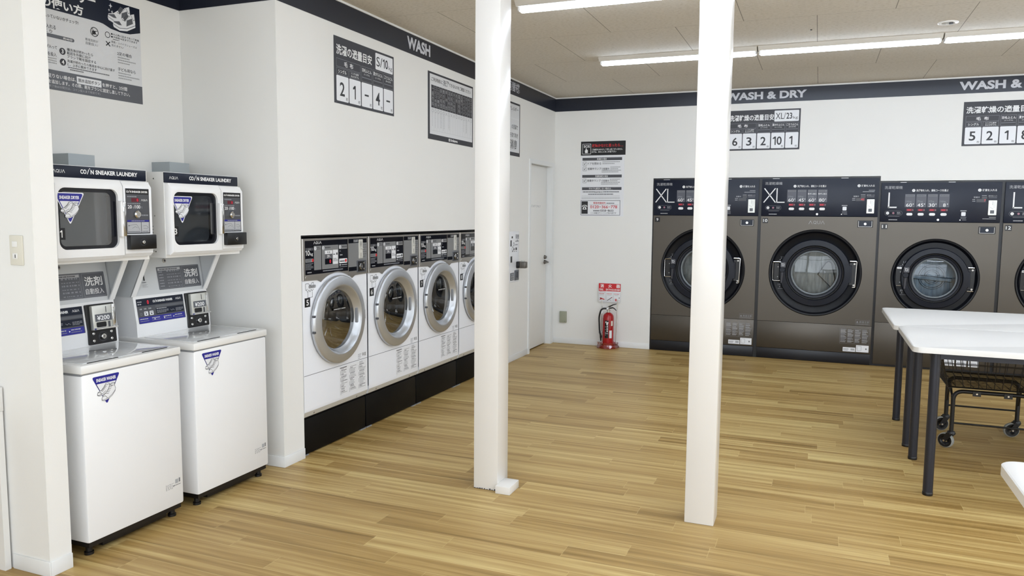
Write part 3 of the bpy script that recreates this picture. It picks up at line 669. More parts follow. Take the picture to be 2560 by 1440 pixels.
# loose clear wrapping around the base
b = FM(); rnd = random.Random(3); k = 34
vs = []; fs = []
for j, (r, z) in enumerate(((.098, .001), (.118, .018), (.100, .040), (.108, .064))):
    for i in range(k):
        a = 2*PI*i/k; q = r*(1+.10*(rnd.random()-.5)); yy = min(q*math.sin(a), .088)
        vs.append(Vector((q*math.cos(a)*1.05, yy, max(.001, z+(.024*(rnd.random()-.5) if j else 0)))))
for j in range(3):
    for i in range(k): i2 = (i+1) % k; fs.append([j*k+i, j*k+i2, (j+1)*k+i2, (j+1)*k+i])
b.add(vs, fs, 'pinkwrap'); b.build('plastic_wrap', t, 'loose clear plastic wrapping')
s0 = MB(); s0.box(-.137, .113, .497, .706, -.078, -.073, 'card', .001); sg = s0.build('sign', t, 'red and white FIRE EXTINGUISHER sign')
x = MB(); n = -.0725
x.rect(-.135, .113, .620, .706, n, 'red'); n2 = -.072
for ch, c in zip('消火器', (-.097, -.006, .085)): x.text(ch, c, .658, .040, 'inkwhite', n2, al='C', bold=.02)
x.text('FIRE', -.128, .628, .019, 'inkwhite', n2, w=.046, bold=.02); x.text('EXTINGUISHER', -.052, .628, .019, 'inkwhite', n2, w=.160, bold=.02)
x.text('使用方法', -.127, .607, .009, 'red', n2, w=.07)
for i, a in enumerate((-.132, -.048, .034)):
    x.frameline(a, a+.079, .504, .602, .0015, n2, 'inklight'); x.dashes(a+.008, a+.065, .588, .006, 'red', n2, i, .7, .012); x.dashes(a+.012, a+.06, .574, .004, 'inklight', n2, i, .8, .01)
x.flat([(-.122, .518), (-.098, .530), (-.070, .522), (-.066, .530), (-.098, .542), (-.112, .548)], n2, 'red'); x.stroke([(-.1, .53), (-.118, .545)], .005, n2, 'ink')
x.stroke([(-.036, .516), (.016, .552)], .006, n2, 'ink'); x.stroke([(-.01, .528), (.010, .514)], .003, n2, 'inkmid'); x.stroke([(.005, .545), (.018, .554)], .007, n2, 'red')
x.rect(.052, .072, .514, .524, n2, 'red'); x.rect(.052, .072, .528, .538, n2, 'red'); x.dashes(.080, .105, .520, .004, 'inklight', n2, 8, .6, .012); x.dashes(.095, .104, .545, .010, 'ink', n2, 9, .6, .012)
x.build('lettering', sg)
t = thing('fire_extinguisher', 'red fire extinguisher with black hose standing in its base by the back wall', 'fire extinguisher', (X, Y, .016))
b = FM(); vlathe(b, 0, 0, [(0, 0), (.05, 0), (.060, .008), (.060, .315), (.056, .342), (.045, .362), (.024, .375), (.020, .378)], 'redtank'); b.build('tank', t)
b = FM(); vlathe(b, 0, 0, [(.018, .375), (.018, .395), (.022, .396), (.022, .408), (.014, .410), (.014, .440), (0, .440)], 'chrome', 24); b.build('valve', t)
g = MB(); g.lathe(-.004, .422, [(.0, .030), (.013, .030), (.015, .026), (.015, .012)], 'chrome', 20); g.disc(-.004, .422, .011, .0304, 'card', 18); g.build('gauge', t)
b = FM(); b.tube([(-.012, 0, .432), (.02, 0, .448), (.05, 0, .464), (.088, 0, .474)], [.008, .007, .006, .004], 'black', 8); b.build('lever', t)
b = FM(); b.tube([(.012, 0, .425), (.05, 0, .432), (.07, 0, .420), (.088, 0, .402)], [.007, .007, .006, .004], 'black', 8); b.build('handle', t)
b = FM(); b.tube([(.003+.014*math.cos(a), 0, .468+.014*math.sin(a)) for a in [2*PI*i/16 for i in range(16)]], .0035, M['beige'], 8, True); b.build('pin_ring', t, 'yellow safety pin ring')
b = FM(); b.tube(bend([(-.012, -.01, .420), (-.07, -.035, .425), (-.098, -.03, .33), (-.088, -.03, .16), (-.076, -.025, .12)], .04), .0095, 'black', 10); b.tube([(-.076, -.025, .122), (-.074, -.025, .10), (-.076, -.025, .095), (-.073, -.025, .06)], [.012, .012, .009, .006], 'black', 10); b.build('hose', t)
b = FM(); b.tube([(-.062, -.02, .158), (-.098, -.02, .154)], .012, 'inkgrey', 8); b.build('clip', t)
x = FM()
def wrap(a0, a1, z0, z1, mt, r=.0607):
    k = 6; vs = []
    for i in range(k+1): a = a0+(a1-a0)*i/k; vs += [Vector((r*math.cos(a), r*math.sin(a), z0)), Vector((r*math.cos(a), r*math.sin(a), z1))]
    x.add(vs, [[2*i, 2*i+2, 2*i+3, 2*i+1] for i in range(k)], mt)
fa = -PI/2+.03                                    # faces the middle of the room
wrap(fa-.42, fa+.28, .10, .295, 'black'); wrap(fa+.45, fa+.95, .10, .185, 'card'); wrap(fa+.75, fa+1.15, .235, .29, 'beige')
for i in range(6): wrap(fa-.05+.0, fa+.18, .17+.018*i, .180+.018*i, 'inkwhite', .0611)
for a, z in ((-.3, .268), (0.02, .262), (-.12, .250)): wrap(fa+a, fa+a+.22, z, z+.016, 'inkwhite', .0611)
for i in range(4): wrap(fa-.36, fa-.18, .13+.03*i, .138+.03*i, 'inkdim', .0611)
wrap(fa-.38, fa+.24, .148, .155, 'inkgrey', .0611); x.build('label_sticker', t)

# ------------------------------------------------------------------ sneaker washers and dryers in the alcove
def triangle(parent, name, u0, v1, w, h, n, word, border):
    x = MB(); a = w*.06
    tri = lambda d: [(u0+d*1.6, v1-d), (u0+w-d*1.6, v1-d), (u0+w/2, v1-h+d*2)]
    def soft(T, r):
        out = []
        for i in range(3):
            p, q, s = Vector(T[i-1]), Vector(T[i]), Vector(T[(i+1) % 3]); A_ = q+(p-q).normalized()*r; B_ = q+(s-q).normalized()*r
            for k in range(5): z = k/4; e = A_*(1-z)**2+q*2*z*(1-z)+B_*z*z; out.append((e.x, e.y))
        return out[::-1]
    if border: x.flat(soft(tri(-.004), .012), n, 'card')
    x.flat(soft(tri(0), .012), n+.0003, 'blue')
    hb = h*.26
    x.flat([(u0+w/2*(hb/h)*1.0+.004, v1-hb), (u0+w/2*(.80)+.003, v1-h*.80), (u0+w-w/2*(.80)-.003, v1-h*.80), (u0+w-w/2*(hb/h)-.004, v1-hb)], n+.0005, 'card')
    x.text(word, u0+w/2, v1-hb*.74, hb*.44, 'inkwhite', n+.0007, w=w*.70, al='C', bold=.03)
    if not border:
        x.stroke([(u0+w/2*.30, v1-hb), (u0+w/2*.55, v1-h*.53)], .0012, n+.0006, 'ink'); x.stroke([(u0+w-w/2*.30, v1-hb), (u0+w-w/2*.45, v1-h*.45)], .0012, n+.0006, 'ink')
    shoe_pair(x, u0-w*.01, v1-w*.115, w*1.0, n+.0007, lw=.011)
    return x.build(name, parent)
def sneaker_brand(x, word, u, v, h, w, n, mt='inkwhite', bold=.035):
    x.text('CO', u, v, h, mt, n, w=w*.10, bold=bold); x.stroke([(u+w*.112, v), (u+w*.140, v+h*1.0)], h*.17, n, mt); x.rect(u+w*.148, u+w*.163, v+h*1.12, v+h*1.32, n, mt); x.text('N', u+w*.168, v, h, mt, n, w=w*.055, bold=bold)
    x.text(word, u+w*.25, v, h, mt, n, w=w*.75, bold=bold)
def aqua(x, u, v, h, n, mt='inkwhite', w=None, lw=.13):
    w = w or h*4.0; g = w/4; q = h*lw
    for k in (0, 3): b = u+k*g*1.02; x.stroke([(b, v), (b+g*.42, v+h), (b+g*.84, v)], q, n, mt)
    cx = u+g*1.5; x.annulus(cx, v+h*.5, h*.38, h*.38+q, n, mt, 20); x.stroke([(cx+.02*h, v+h*.28), (cx+h*.46, v-h*.02)], q, n, mt)
    x.stroke([(u+g*2.16, v+h), (u+g*2.16, v+h*.3), (u+g*2.30, v+h*.05), (u+g*2.62, v+h*.05), (u+g*2.78, v+h*.3), (u+g*2.78, v+h)], q, n, mt)

def sneaker_washer(y0, label):
    t = thing('sneaker_washer', label, 'washing machine', (0, y0, 0), LEFT, 'sneaker washers in the alcove')
    w = .52
    b = MB(); b.box(0, w, .062, .779, -.60, 0, 'white', .010); b.build('cabinet', t)
    b = MB(); b.box(-.004, w+.004, .783, .820, -.61, .006, 'whitewarm', .007); b.box(.0, w, .775, .784, -.60, -.004, 'grey'); b.build('lid', t)
    b = MB(); b.box(.03, w-.03, .8195, .8225, -.355, -.028, 'lid', .0012)
    b.rect(.045, .16, .8226, .8226, 0, 'dark') if False else None
    b.build('lid_panel', t, 'glossy pale grey lid panel')
    g = MB(); g.box(.05, .20, .8198, .8222, -.027, -.0205, 'dark'); g.box(.33, .47, .8198, .8222, -.027, -.0205, 'dark'); g.build('lid_grip', t, 'dark grip slot at the front of the lid')
    b = MB(); b.box(.01, w-.01, .040, .064, -.59, -.012, 'black'); b.box(.09, w-.08, .015, .045, -.56, -.030, 'black', .003); b.build('base_frame', t)
    for uu in (.035, w-.035):
        for nn in (-.045, -.55):
            f = FM(); vlathe(f, uu, -nn, [(0, 0), (.019, 0), (.019, .012), (.014, .014), (.014, .042)], 'black', 20); f.build('foot', t)
    g = MB()                                     # grip pocket in the left side
    g.frame((-.0005, -.10, .53), (0, -1, 0), (0, 0, 1)); g.rect(-.025, .035, -.012, .030, .0006, 'grey'); g.rect(-.022, .030, -.006, .026, .001, 'darkgrey'); g.frame(); g.build('grip', t)
    # console
    c = MB(); c.profile([(-.66, .82), (-.378, .82), (-.381, .89), (-.402, 1.025), (-.66, 1.025)], .015, .512, 'white'); c.build('console', t)
    th = (-.402+.381)/.135
    x = MB(); x.frame((0, -.381, .89), (1, 0, 0), (0, th, 1)); n = .001
    x.flat(rrect(.030, .335, -.004, .122, .003), n, 'darkgrey'); x.rect(.030, .335, .085, .122, n+.0004, 'navy'); x.rect(.034, .331, -.003, .028, n+.0004, 'blue')
    x.flat(rrect(.145, .330, .034, .066, .002), n+.0005, 'navy'); x.block(.15, .23, .038, .056, 3, 'inkdim', n+.0008, 1, .85, .012); x.block(.275, .325, .038, .056, 3, 'inkdim', n+.0008, 4, .85, .012); x.stroke([(.24, .05), (.248, .044), (.256, .05), (.265, .044)], .002, n+.0008, 'inkdim')
    x.rect(.145, .33, .070, .080, n+.0004, 'slate'); x.dashes(.15, .215, .0605, .004, 'inkgrey', n+.0009, 7, .8, .01)
    x.text('0', .096, .092, .020, 'led', n+.0008, w=.011, bold=.02); x.dashes(.036, .062, .104, .005, 'inkgrey', n+.0008, 2, .8, .01); x.dashes(.036, .062, .092, .005, 'inkgrey', n+.0008, 3, .8, .01); x.dashes(.115, .120, .1, .006, 'inkgrey', n+.0008, 3)
    sneaker_brand(x, 'SNEAKER WASHER', .132, .097, .012, .130, n+.0008); aqua(x, .283, .099, .010, n+.0008, w=.036)
    for a in (.045, .072, .100): x.dashes(a, a+.018, .066, .007, 'inkgrey', n+.0008, int(a*1e3), .6, .008)
    for a in (.069, .103): x.flat(rrect(a, a+.024, .034, .056, .003), n+.0008, 'card'); x.rect(a+.008, a+.016, .038, .046, n+.001, 'darkgrey'); x.dashes(a+.003, a+.021, .049, .003, 'inkmid', n+.001, 5)
    x.annulus(.050, .044, .005, .0065, n+.0008, 'inkdim', 14)
    for i in range(4): a = .038+i*.075; x.dashes(a, a+.05, .016, .005, 'inkgrey', n+.0008, i, .85, .012); x.dashes(a, a+.055, .006, .003, 'inkdim', n+.0008, i+8, .85, .008)
    for i in range(3): a = .128+i*.062; x.flat([(a, .008), (a+.008, .012), (a, .016)], n+.0008, 'inkwhite')
    x.frame(); x.build('control_panel', t, 'navy, grey and blue control panel')
    # coin unit
    q = MB(); q.frame((0, -.379, .824), (1, 0, 0), (0, -.085, 1))
    q.prism(rrect(.345, .498, 0, .190, .006), -.01, .010, 'black', .002); cu = q.frame() and q.build('coin_unit', t, 'black coin unit')
    q = MB(); q.frame((0, -.379, .824), (1, 0, 0), (0, -.085, 1)); q.box(.360, .484, .068, .184, .008, .030, 'coinplate', .004); q.prism([(.362, .070), (.482, .070), (.482, .078), (.362, .078)], .030, .045, 'chrome', .001); q.box(.464, .482, .07, .182, .03, .036, 'chrome', .002)
    q.rect(.372, .462, .108, .142, .0305, 'slate'); q.text('¥200', .416, .113, .022, 'inkwhite', .0311, w=.068, al='C', bold=.02); q.rect(.432, .436, .148, .176, .0306, 'darkgrey'); q.flat(rrect(.376, .430, .080, .104, .006), .0306, 'black'); q.rect(.44, .452, .078, .104, .0306, 'darkgrey'); q.frame(); q.build('coin_slot', cu, 'chrome coin slot plate reading 200 yen')
    for a in (.372, .470):
        for v in (.018, .052): k = MB(); k.frame((0, -.379, .824), (1, 0, 0), (0, -.085, 1)); k.knob(a, v, .0075, .009, .014, 'chrome', 14, .4); k.frame(); k.build('bolt', cu)
    k = MB(); k.frame((0, -.379, .824), (1, 0, 0), (0, -.085, 1)); k.annulus(.421, .034, .02, .024, .0105, 'charcoal', 24); k.knob(.421, .034, .013, .009, .020, 'chrome', 20); k.disc(.421, .034, .007, .0203, 'silver', 16); k.rect(.4195, .4225, .029, .039, .0206, 'dark'); k.frame(); k.build('lock', cu)
    # dispenser panel and brackets carrying the dryer
    p = MB(); p.profile([(-.66, 1.025), (-.405, 1.025), (-.440, 1.222), (-.66, 1.222)], .02, .503, 'greypaint'); dp = p.build('dispenser_panel', t)
    x = MB(); x.frame((0, -.405, 1.025), (1, 0, 0), (0, -.178, 1)); n = .0012
    x.flat(rrect(.192, .484, .020, .140, .004), n, 'slate'); x.frameline(.196, .352, .024, .136, .0015, n+.0004, 'inkdim'); x.frameline(.362, .480, .024, .136, .0015, n+.0004, 'inkdim'); x.rect(.199, .349, .120, .133, n+.0004, 'inkgrey'); x.dashes(.21, .33, .124, .005, 'darkgrey', n+.0008, 1, .85, .012)
    x.text('洗剤', .421, .075, .045, 'inkwhite', n+.0006, w=.096, al='C', bold=.012); x.text('自動投入', .421, .036, .027, 'inkwhite', n+.0006, w=.098, al='C')
    for i in range(6): x.dashes(.202, .23, .110-i*.015, .006, 'inkdim', n+.0006, i, .85, .012); x.dashes(.255, .345, .112-i*.016, .004 if i % 2 else .007, 'inkdim', n+.0006, i+9, .6, .016)
    x.build('dispenser_label', dp, 'grey detergent label with white characters')
    x = MB(); x.frame((0, -.405, 1.025), (1, 0, 0), (0, -.178, 1)); x.flat(rrect(.100, .108, .075, .117, .003), n, 'dark'); x.dashes(.092, .128, .132, .005, 'inkmid', n, 2, .85, .008); x.dashes(.088, .115, .064, .005, 'inkmid', n, 3, .7, .006); x.block(.088, .122, .040, .058, 3, 'inklight', n, 2, .85, .006); x.build('token_slot', dp)
    k = MB(); k.frame((0, -.405, 1.025), (1, 0, 0), (0, -.178, 1)); k.knob(.252, .172, .011, 0, .006, 'silver', 18); k.disc(.252, .172, .006, .0063, 'darkgrey', 12); k.build('lock', dp)
    for uu, s in ((.004, 1), (.507, -1)):
        p = MB(); p.profile([(-.66, 1.025), (-.402, 1.025), (-.298, 1.226), (-.66, 1.226)], uu, uu+.008, 'greypaint')
        a, c = (uu, uu+.028) if s > 0 else (uu-.020, uu+.008)
        p.profile([(-.405, 1.025), (-.398, 1.025), (-.292, 1.226), (-.300, 1.226)], a, c, 'white'); p.build('bracket', t)
    triangle(t, 'sticker', .047, .762, .138, .126, .0006, 'SNEAKER WASHER', False)
    x = MB(); x.block(.412, .465, .150, .178, 5, 'inkmid', .0006, 2, .6, .008, .35); x.rect(.468, .486, .170, .190, .0006, 'inklight'); x.rect(.490, .498, .172, .192, .0006, 'inkmid'); x.dashes(.455, .50, .160, .004, 'inkmid', .0006, 4, .7, .006); x.build('rating_label', t)
    return t
sneaker_washer(2.205, 'white sneaker washer standing nearer, beside the white wall end with the light switch')
sneaker_washer(2.815, 'white sneaker washer standing farther in the alcove, beside the pillar')

def sneaker_dryer(y0, num, label):
    t = thing('sneaker_dryer', label, 'dryer', (0, y0, 1.2275), LEFT, 'sneaker dryers on the brackets'); Z = 1.2275
    mk = lambda: MB(0, 0, 0)
    def nb(): m = MB(); m.o = Vector((0, 0, 0)); return m
    b = nb(); b.box(0, .012, 0, .418, -.66, -.172, 'whitewarm'); b.box(.342, .512, 0, .418, -.66, -.172, 'whitewarm'); b.box(.012, .342, 0, .020, -.66, -.172, 'whitewarm'); b.box(.012, .342, .345, .418, -.66, -.172, 'whitewarm'); b.box(.012, .342, .020, .345, -.66, -.56, 'inner')
    for vv in (.385, .205, .03):                 # side screws
        b.frame((0, -.235, vv), (0, -1, 0), (0, 0, 1)); b.knob(0, 0, .0035, 0, .002, 'inkgrey', 10); b.frame()
    b.frame((0, -.32, 0), (0, 1, 0), (0, 0, 1)); b.frame()
    cab = b.build('cabinet', t)
    x = nb(); x.frame((-.0006, -.20, 0), (0, -1, 0), (0, 0, 1))
    for i in range(9): x.dashes(.045, .115, .150-i*.015, .006, 'inklight', .0002, i, .6, .018)
    x.frame(); x.build('side_label', t)
    b = nb(); b.box(.001, .505, .366, .4155, -.175, -.167, 'navy', .001); hd = b.build('header_panel', t, 'navy header strip')
    x = nb(); aqua(x, .032, .384, .013, -.1664, w=.056, lw=.14); sneaker_brand(x, 'SNEAKER LAUNDRY', .160, .384, .019, .296, -.1664); x.build('lettering', hd)
    # door
    w0, w1, v0, v1 = .024, .318, .062, .322
    b = nb(); out = [(.004, .016), (.345, .016), (.345, .366), (.004, .366)]
    d = nb()
    # bevelled raised face with the window opening
    rim = rrect(.014, .343, .028, .340, .004, 5); hole = rrect(w0, w1, v0, v1, .035, 5); back = rrect(.004, .343, .014, .364, .004, 5)
    k = len(rim); vs = [d.P(p[0], -.172, p[1]) for p in back]+[d.P(p[0], -.150, p[1]) for p in back]+[d.P(p[0], -.135, p[1]) for p in rim]+[d.P(p[0], -.135, p[1]) for p in hole]+[d.P(p[0], -.172, p[1]) for p in hole]
    fs = []
    for r in (0, 1, 2, 3):
        for i in range(k): j = (i+1) % k; fs.append([r*k+i, r*k+j, (r+1)*k+j, (r+1)*k+i])
    d.add(vs, fs, 'white'); dr = d.build('door', t)
    c = nb(); c.box(.0125, .014, .0205, .3445, -.555, -.175, 'inner'); c.box(.340, .3415, .0205, .3445, -.555, -.175, 'inner'); c.box(.014, .340, .0205, .022, -.555, -.175, 'inner'); c.box(.014, .340, .343, .3445, -.555, -.175, 'inner'); c.box(.29, .30, .06, .31, -.50, -.48, 'darkgrey', .004); c.build('inner_cavity', t, 'grey drying cavity')
    c = nb(); c.tube(bend([(.014, -.30, .150), (.150, -.30, .150), (.128, -.30, .098), (.014, -.30, .098)], .022), .004, 'black', 8); c.tube([(.110, -.30, .150), (.092, -.30, .098)], .003, 'black', 8); c.build('shoe_rack', t, 'black wire shoe rack inside')
    f = nb(); hole2 = rrect(w0+.016, w1-.030, v0+.014, v1-.016, .025, 5)
    vs = [f.P(p[0], -.1475, p[1]) for p in hole]+[f.P(p[0], -.1475, p[1]) for p in hole2]+[f.P(p[0], -.1720, p[1]) for p in hole2]
    f.add(vs, [[r*k+i, r*k+(i+1) % k, (r+1)*k+(i+1) % k, (r+1)*k+i] for r in (0, 1) for i in range(k)], 'blackglass'); f.build('window_frame', dr, 'black window border')
    g = nb(); g.flat(hole2, -.1478, 'smokeglass'); g.build('window', dr, 'dark grey window')
    x = nb(); x.flat(rrect(.030, .125, .115, .145, .010), -.1466, 'slategl2'); x.stroke(rrect(.030, .130, .112, .148, .012), .0012, -.1462, 'ink', True); x.build('towel_pocket', dr) if False else None
    h = nb(); h.box(.312, .3245, .110, .272, -.137, -.112, 'white', .005, 3); h.box(.322, .3435, .113, .269, -.137, -.115, 'chrome', .004); h.build('handle', dr, 'white handle with chrome face')
    triangle(dr, 'sticker', .020, .298, .132, .124, -.1462, 'SNEAKER DRYER', True)
    p = nb(); p.rect(.024, .060, .104, .154, -.1464, 'black'); p.one(.043, .114, .030, 'inkwhite', -.1458) if num == '1' else p.text(num, .041, .114, .030, 'inkwhite', -.1458, al='C', bold=.01, w=.018); p.build('number_label', dr)
    x = nb(); x.frame((0, -.150, .014), (1, 0, 0), (0, .2, .02)); x.frame((0, -.1497, .016), (1, 0, 0), (0, 1.05, 1)); n = .0004
    x.rect(.03, .065, .002, .010, n, 'inklight'); x.dashes(.033, .062, .004, .004, 'ink', n+.0003, 1, .85, .006)
    for a in (.075, .160): x.block(a, a+.045, .001, .014, 2, 'inkmid', n, int(a*99), .85, .008); x.block(a+.058, a+.070, .001, .014, 2, 'inkmid', n, 3, .9, .006)
    x.stroke([(.238, .001), (.241, .015)], .0008, n, 'inkmid'); x.block(.246, .315, .000, .016, 3, 'inkmid', n, 4, .85, .008); x.frame(); x.build('lettering', dr)
    # control block
    b = nb(); b.prism([(.346, .018), (.504, .018), (.504, .362), (.346, .362)], -.174, -.150, 'white', .002); b.profile([(-.150, .020), (-.135, .034), (-.135, .336), (-.150, .358)], .347, .502, 'white'); cb = b.build('control_block', t)
    x = nb(); n = -.1344
    x.rect(.358, .486, .124, .328, n, 'darkgrey'); x.rect(.358, .486, .303, .328, n+.0003, 'black'); x.frameline(.357, .487, .123, .329, .002, n+.0005, 'black'); sneaker_brand(x, 'SNEAKER DRYER', .362, .310, .009, .118, n+.0006)
    x.dashes(.366, .42, .290, .005, 'inkdim', n+.0003, 1, .8, .008); x.rect(.388, .430, .268, .286, n+.0003, 'ledlow'); x.text('0', .418, .2705, .013, 'led', n+.0006, w=.007, bold=.01); aqua(x, .443, .273, .009, n+.0004, w=.036); x.dashes(.366, .44, .259, .004, 'inkdim', n+.0003, 2, .8, .008)
    x.text('20', .367, .238, .016, 'inkwhite', n+.0003, w=.022, bold=.01); x.text('分', .390, .238, .010, 'inkdim', n+.0003); x.text('/100', .400, .238, .016, 'inkwhite', n+.0003, w=.036, bold=.01); x.text('円', .438, .238, .010, 'inkdim', n+.0003)
    x.dashes(.432, .480, .205, .006, 'inkdim', n+.0003, 3, .85, .010); x.rect(.361, .483, .178, .186, n+.0003, 'blue'); x.dashes(.385, .46, .180, .004, 'inkdim', n+.0005, 3, .85, .010)
    x.rect(.361, .437, .128, .176, n+.0003, 'inkgrey'); x.rect(.440, .483, .128, .176, n+.0003, 'inkgrey')
    x.stroke([(.372, .160), (.388, .164), (.412, .166), (.424, .150), (.428, .140)], .0016, n+.0006, 'inkmid'); x.stroke([(.388, .148), (.404, .156), (.416, .150)], .0016, n+.0006, 'inkmid'); x.stroke([(.448, .158), (.466, .160), (.478, .152), (.470, .146), (.450, .148)], .0016, n+.0006, 'inkmid'); x.flat([(.368, .157), (.374, .160), (.368, .163)], n+.0006, 'ink')
    x.dashes(.365, .432, .131, .004, 'inkmid', n+.0005, 5, .85, .006); x.dashes(.444, .48, .131, .004, 'inkmid', n+.0005, 6, .85, .006)
    x.build('control_panel', cb, 'dark grey control panel')
    k_ = nb(); k_.knob(.412, .212, .017, -.136, -.118, 'chrome', 24, .25); k_.disc(.412, .212, .010, -.1177, 'silver', 18); k_.build('coin_knob', cb)
    q = nb(); q.box(.356, .502, .052, .118, -.138, -.110, 'black', .003); q.annulus(.425, .085, .015, .017, -.1096, 'charcoal', 22); lk = q.build('coin_box', cb, 'black coin box')
    k_ = nb(); k_.knob(.425, .085, .008, -.111, -.104, 'chrome', 16); k_.rect(.4242, .4258, .0815, .0885, -.1037, 'dark'); k_.build('lock', lk)
    q = nb(); q.box(.405, .548, .4185, .4985, -.674, -.545, 'greybox'); q.build('exhaust_box', t, 'pale grey sheet metal box')
    return t
M['slategl'] = mat('grey_tinted_window', '4E535A', .10, spec=.5); M['slategl2'] = M['slategl']
M['greybox'] = mat('galvanised_grey', 'A9B0B3', .45, .15)
sneaker_dryer(2.218, '1', 'white sneaker dryer numbered 1, nearest the light switch wall')
sneaker_dryer(2.830, '3', 'white sneaker dryer numbered 3, right-hand one in the alcove')

# ------------------------------------------------------------------ front loading washers
def washer(y0, num, label):
    t = thing('front_load_washer', label, 'washing machine', (0, y0, .237), LEFT, 'white coin washers set in the left wall'); Z = .237
    nb = lambda: MB(0, 0, Z).__class__(0, 0, 0)
    class ZB(MB):
        def P(s, u, n, v):
            q = MB.P(s, u, n, v); return Vector((q.x, q.y, q.z-Z))
    w = .685; cu, cv = .3425, .792
    b = ZB(); b.profile([(-.60, .237), (-.016, .237), (0, .270), (0, .292), (-.60, .292)], 0, w, 'whitecool'); b.shell(0, w, .292, 1.055, -.60, -.003, .42, .02, 'whitecool'); b.plate_hole(0, w, .292, 1.055, cu, cv, .200, -.012, 0, 'whitecool', 72); b.profile([(-.015, .2375), (-.0145, .2375), (.0012, .270), (.0006, .272)], .001, w-.001, 'beigestrip')
    b.box(0, w, 1.055, 1.300, -.60, -.004, 'whitecool'); b.box(.002, w-.002, .4885, .4915, -.002, .0008, 'inkmid'); cab = b.build('cabinet', t)
    for a in (.10, .56): k = ZB(); k.frame((a, -.006, .252), (1, 0, 0), (0, .5, 1)); k.knob(0, 0, .006, 0, .003, 'silver', 10); k.frame(); k.build('screw', t)
    # silver fascia with the arch over the door
    arc = [(cu+.315*math.cos(a), cv-.02+.315*math.sin(a)) for a in [PI*.5+.56-1.12*i/14 for i in range(15)]]
    pts = [(0, 1.057), (cu-.20, 1.052)]+arc+[(cu+.20, 1.054), (w, 1.057), (w, 1.302), (0, 1.302)]
    b = ZB(); b.prism(pts, -.01, .008, 'silver', .003); fas = b.build('fascia', t, 'silver fascia')
    for a in (.030, w-.030): k = ZB(); k.knob(a, 1.073, .011, .007, .0095, 'silver', 16); k.build('screw_cap', fas)
    x = ZB(); n = .0088; e = .0004
    arcp = [(cu+.322*math.cos(a), cv-.02+.322*math.sin(a)) for a in [PI*.5+.42-.56*i/8 for i in range(9)]]
    x.flat([(.020, 1.090)]+[(.20, 1.090)]+[p for p in arcp if p[1] > 1.090 and p[0] < .44]+[(.457, 1.090), (.457, 1.290), (.020, 1.290)], n, 'blackglass')
    x.rect(.465, .676, 1.082, 1.290, n, 'silverdark'); x.rect(.465, .676, 1.262, 1.290, n+e, 'blackglass'); x.rect(.465, .555, 1.084, 1.110, n+e, 'blackglass')
    aqua(x, .103, 1.269, .015, n+e, w=.078, lw=.15)
    x.rect(.024, .098, 1.232, 1.248, n+e, 'darkgrey'); x.text('洗濯', .061, 1.235, .010, 'inkgrey', n+2*e, w=.024, al='C')
    x.one(.031, 1.203, .030, 'inkwhite', n+e); x.text('0', .041, 1.203, .030, 'inkwhite', n+e, w=.022, bold=.01); x.text('kg', .068, 1.198, .022, 'inkwhite', n+e, w=.026)
    x.flat(rrect(.022, .100, 1.163, 1.184, .004), n+e, 'grey'); x.disc(.092, 1.1735, .010, n+2*e, 'red', 18); x.dashes(.026, .078, 1.176, .004, 'ink', n+2*e, 1, .8, .01); x.dashes(.026, .078, 1.168, .004, 'ink', n+2*e, 2, .8, .01)
    x.block(.024, .096, 1.118, 1.158, 5, 'inkdim', n+e, 2, .85, .012, .45); x.dashes(.038, .082, 1.100, .005, 'inkgrey', n+e, 5, .9, .008)
    x.flat(rrect(.104, .176, 1.114, 1.258, .003), n+e, 'silverdark'); x.flat(rrect(.182, .353, 1.114, 1.258, .003), n+e, 'silverdark'); x.rect(.359, .448, 1.230, 1.257, n+e, 'silverdark')
    for q, a in (('1', .117), ('2', .196), ('3', .372)): x.disc(a, 1.243, .0115, n+2*e, 'card', 18); x.text(q, a, 1.2355, .015, 'ink', n+3*e, al='C', bold=.01)
    x.block(.133, .170, 1.234, 1.254, 2, 'darkgrey', n+2*e, 3, .85, .008); x.dashes(.212, .27, 1.240, .008, 'darkgrey', n+2*e, 4, .85, .010); x.dashes(.388, .445, 1.240, .008, 'darkgrey', n+2*e, 5, .85, .010)
    x.flat(rrect(.212, .288, 1.205, 1.226, .003), n+2*e, 'card'); x.text('洗 濯', .25, 1.210, .011, 'ink', n+3*e, w=.03, al='C', bold=.01); x.rect(.212, .288, 1.178, 1.203, n+2*e, 'slate'); x.text('39', .234, 1.182, .017, 'inkwhite', n+3*e, w=.024, bold=.01); x.text('分', .262, 1.182, .009, 'inkwhite', n+3*e); x.rect(.212, .288, 1.142, 1.177, n+2*e, 'blackglass')
    if num == '5': x.text('0', .258, 1.148, .022, 'led', n+3*e, w=.014, bold=.015)
    x.flat(rrect(.294, .347, 1.140, 1.228, .003), n+2*e, 'card'); x.rect(.330, .342, 1.196, 1.210, n+3*e, 'ink'); x.dashes(.298, .318, 1.198, .005, 'ink', n+3*e, 3, .9, .006); x.block(.298, .344, 1.156, 1.178, 3, 'inkmid', n+3*e, 6, .85, .008)
    x.dashes(.364, .38, 1.215, .005, 'inkdim', n+e, 7, .7, .006); x.dashes(.37, .40, 1.190, .006, 'inkgrey', n+e, 8, .8, .01); x.flat(rrect(.360, .447, 1.141, 1.170, .004), n+2*e, 'card'); x.disc(.432, 1.156, .010, n+3*e, 'red' if num == '5' else 'darkgrey', 16); x.dashes(.368, .418, 1.150, .007, 'ink', n+3*e, 9, .85, .008)
    x.rect(.362, .378, 1.126, 1.136, n+2*e, 'inkgrey'); x.dashes(.385, .446, 1.128, .005, 'inkgrey', n+2*e, 10, .85, .008); x.dashes(.362, .446, 1.116, .004, 'inkdim', n+2*e, 11, .8, .01)
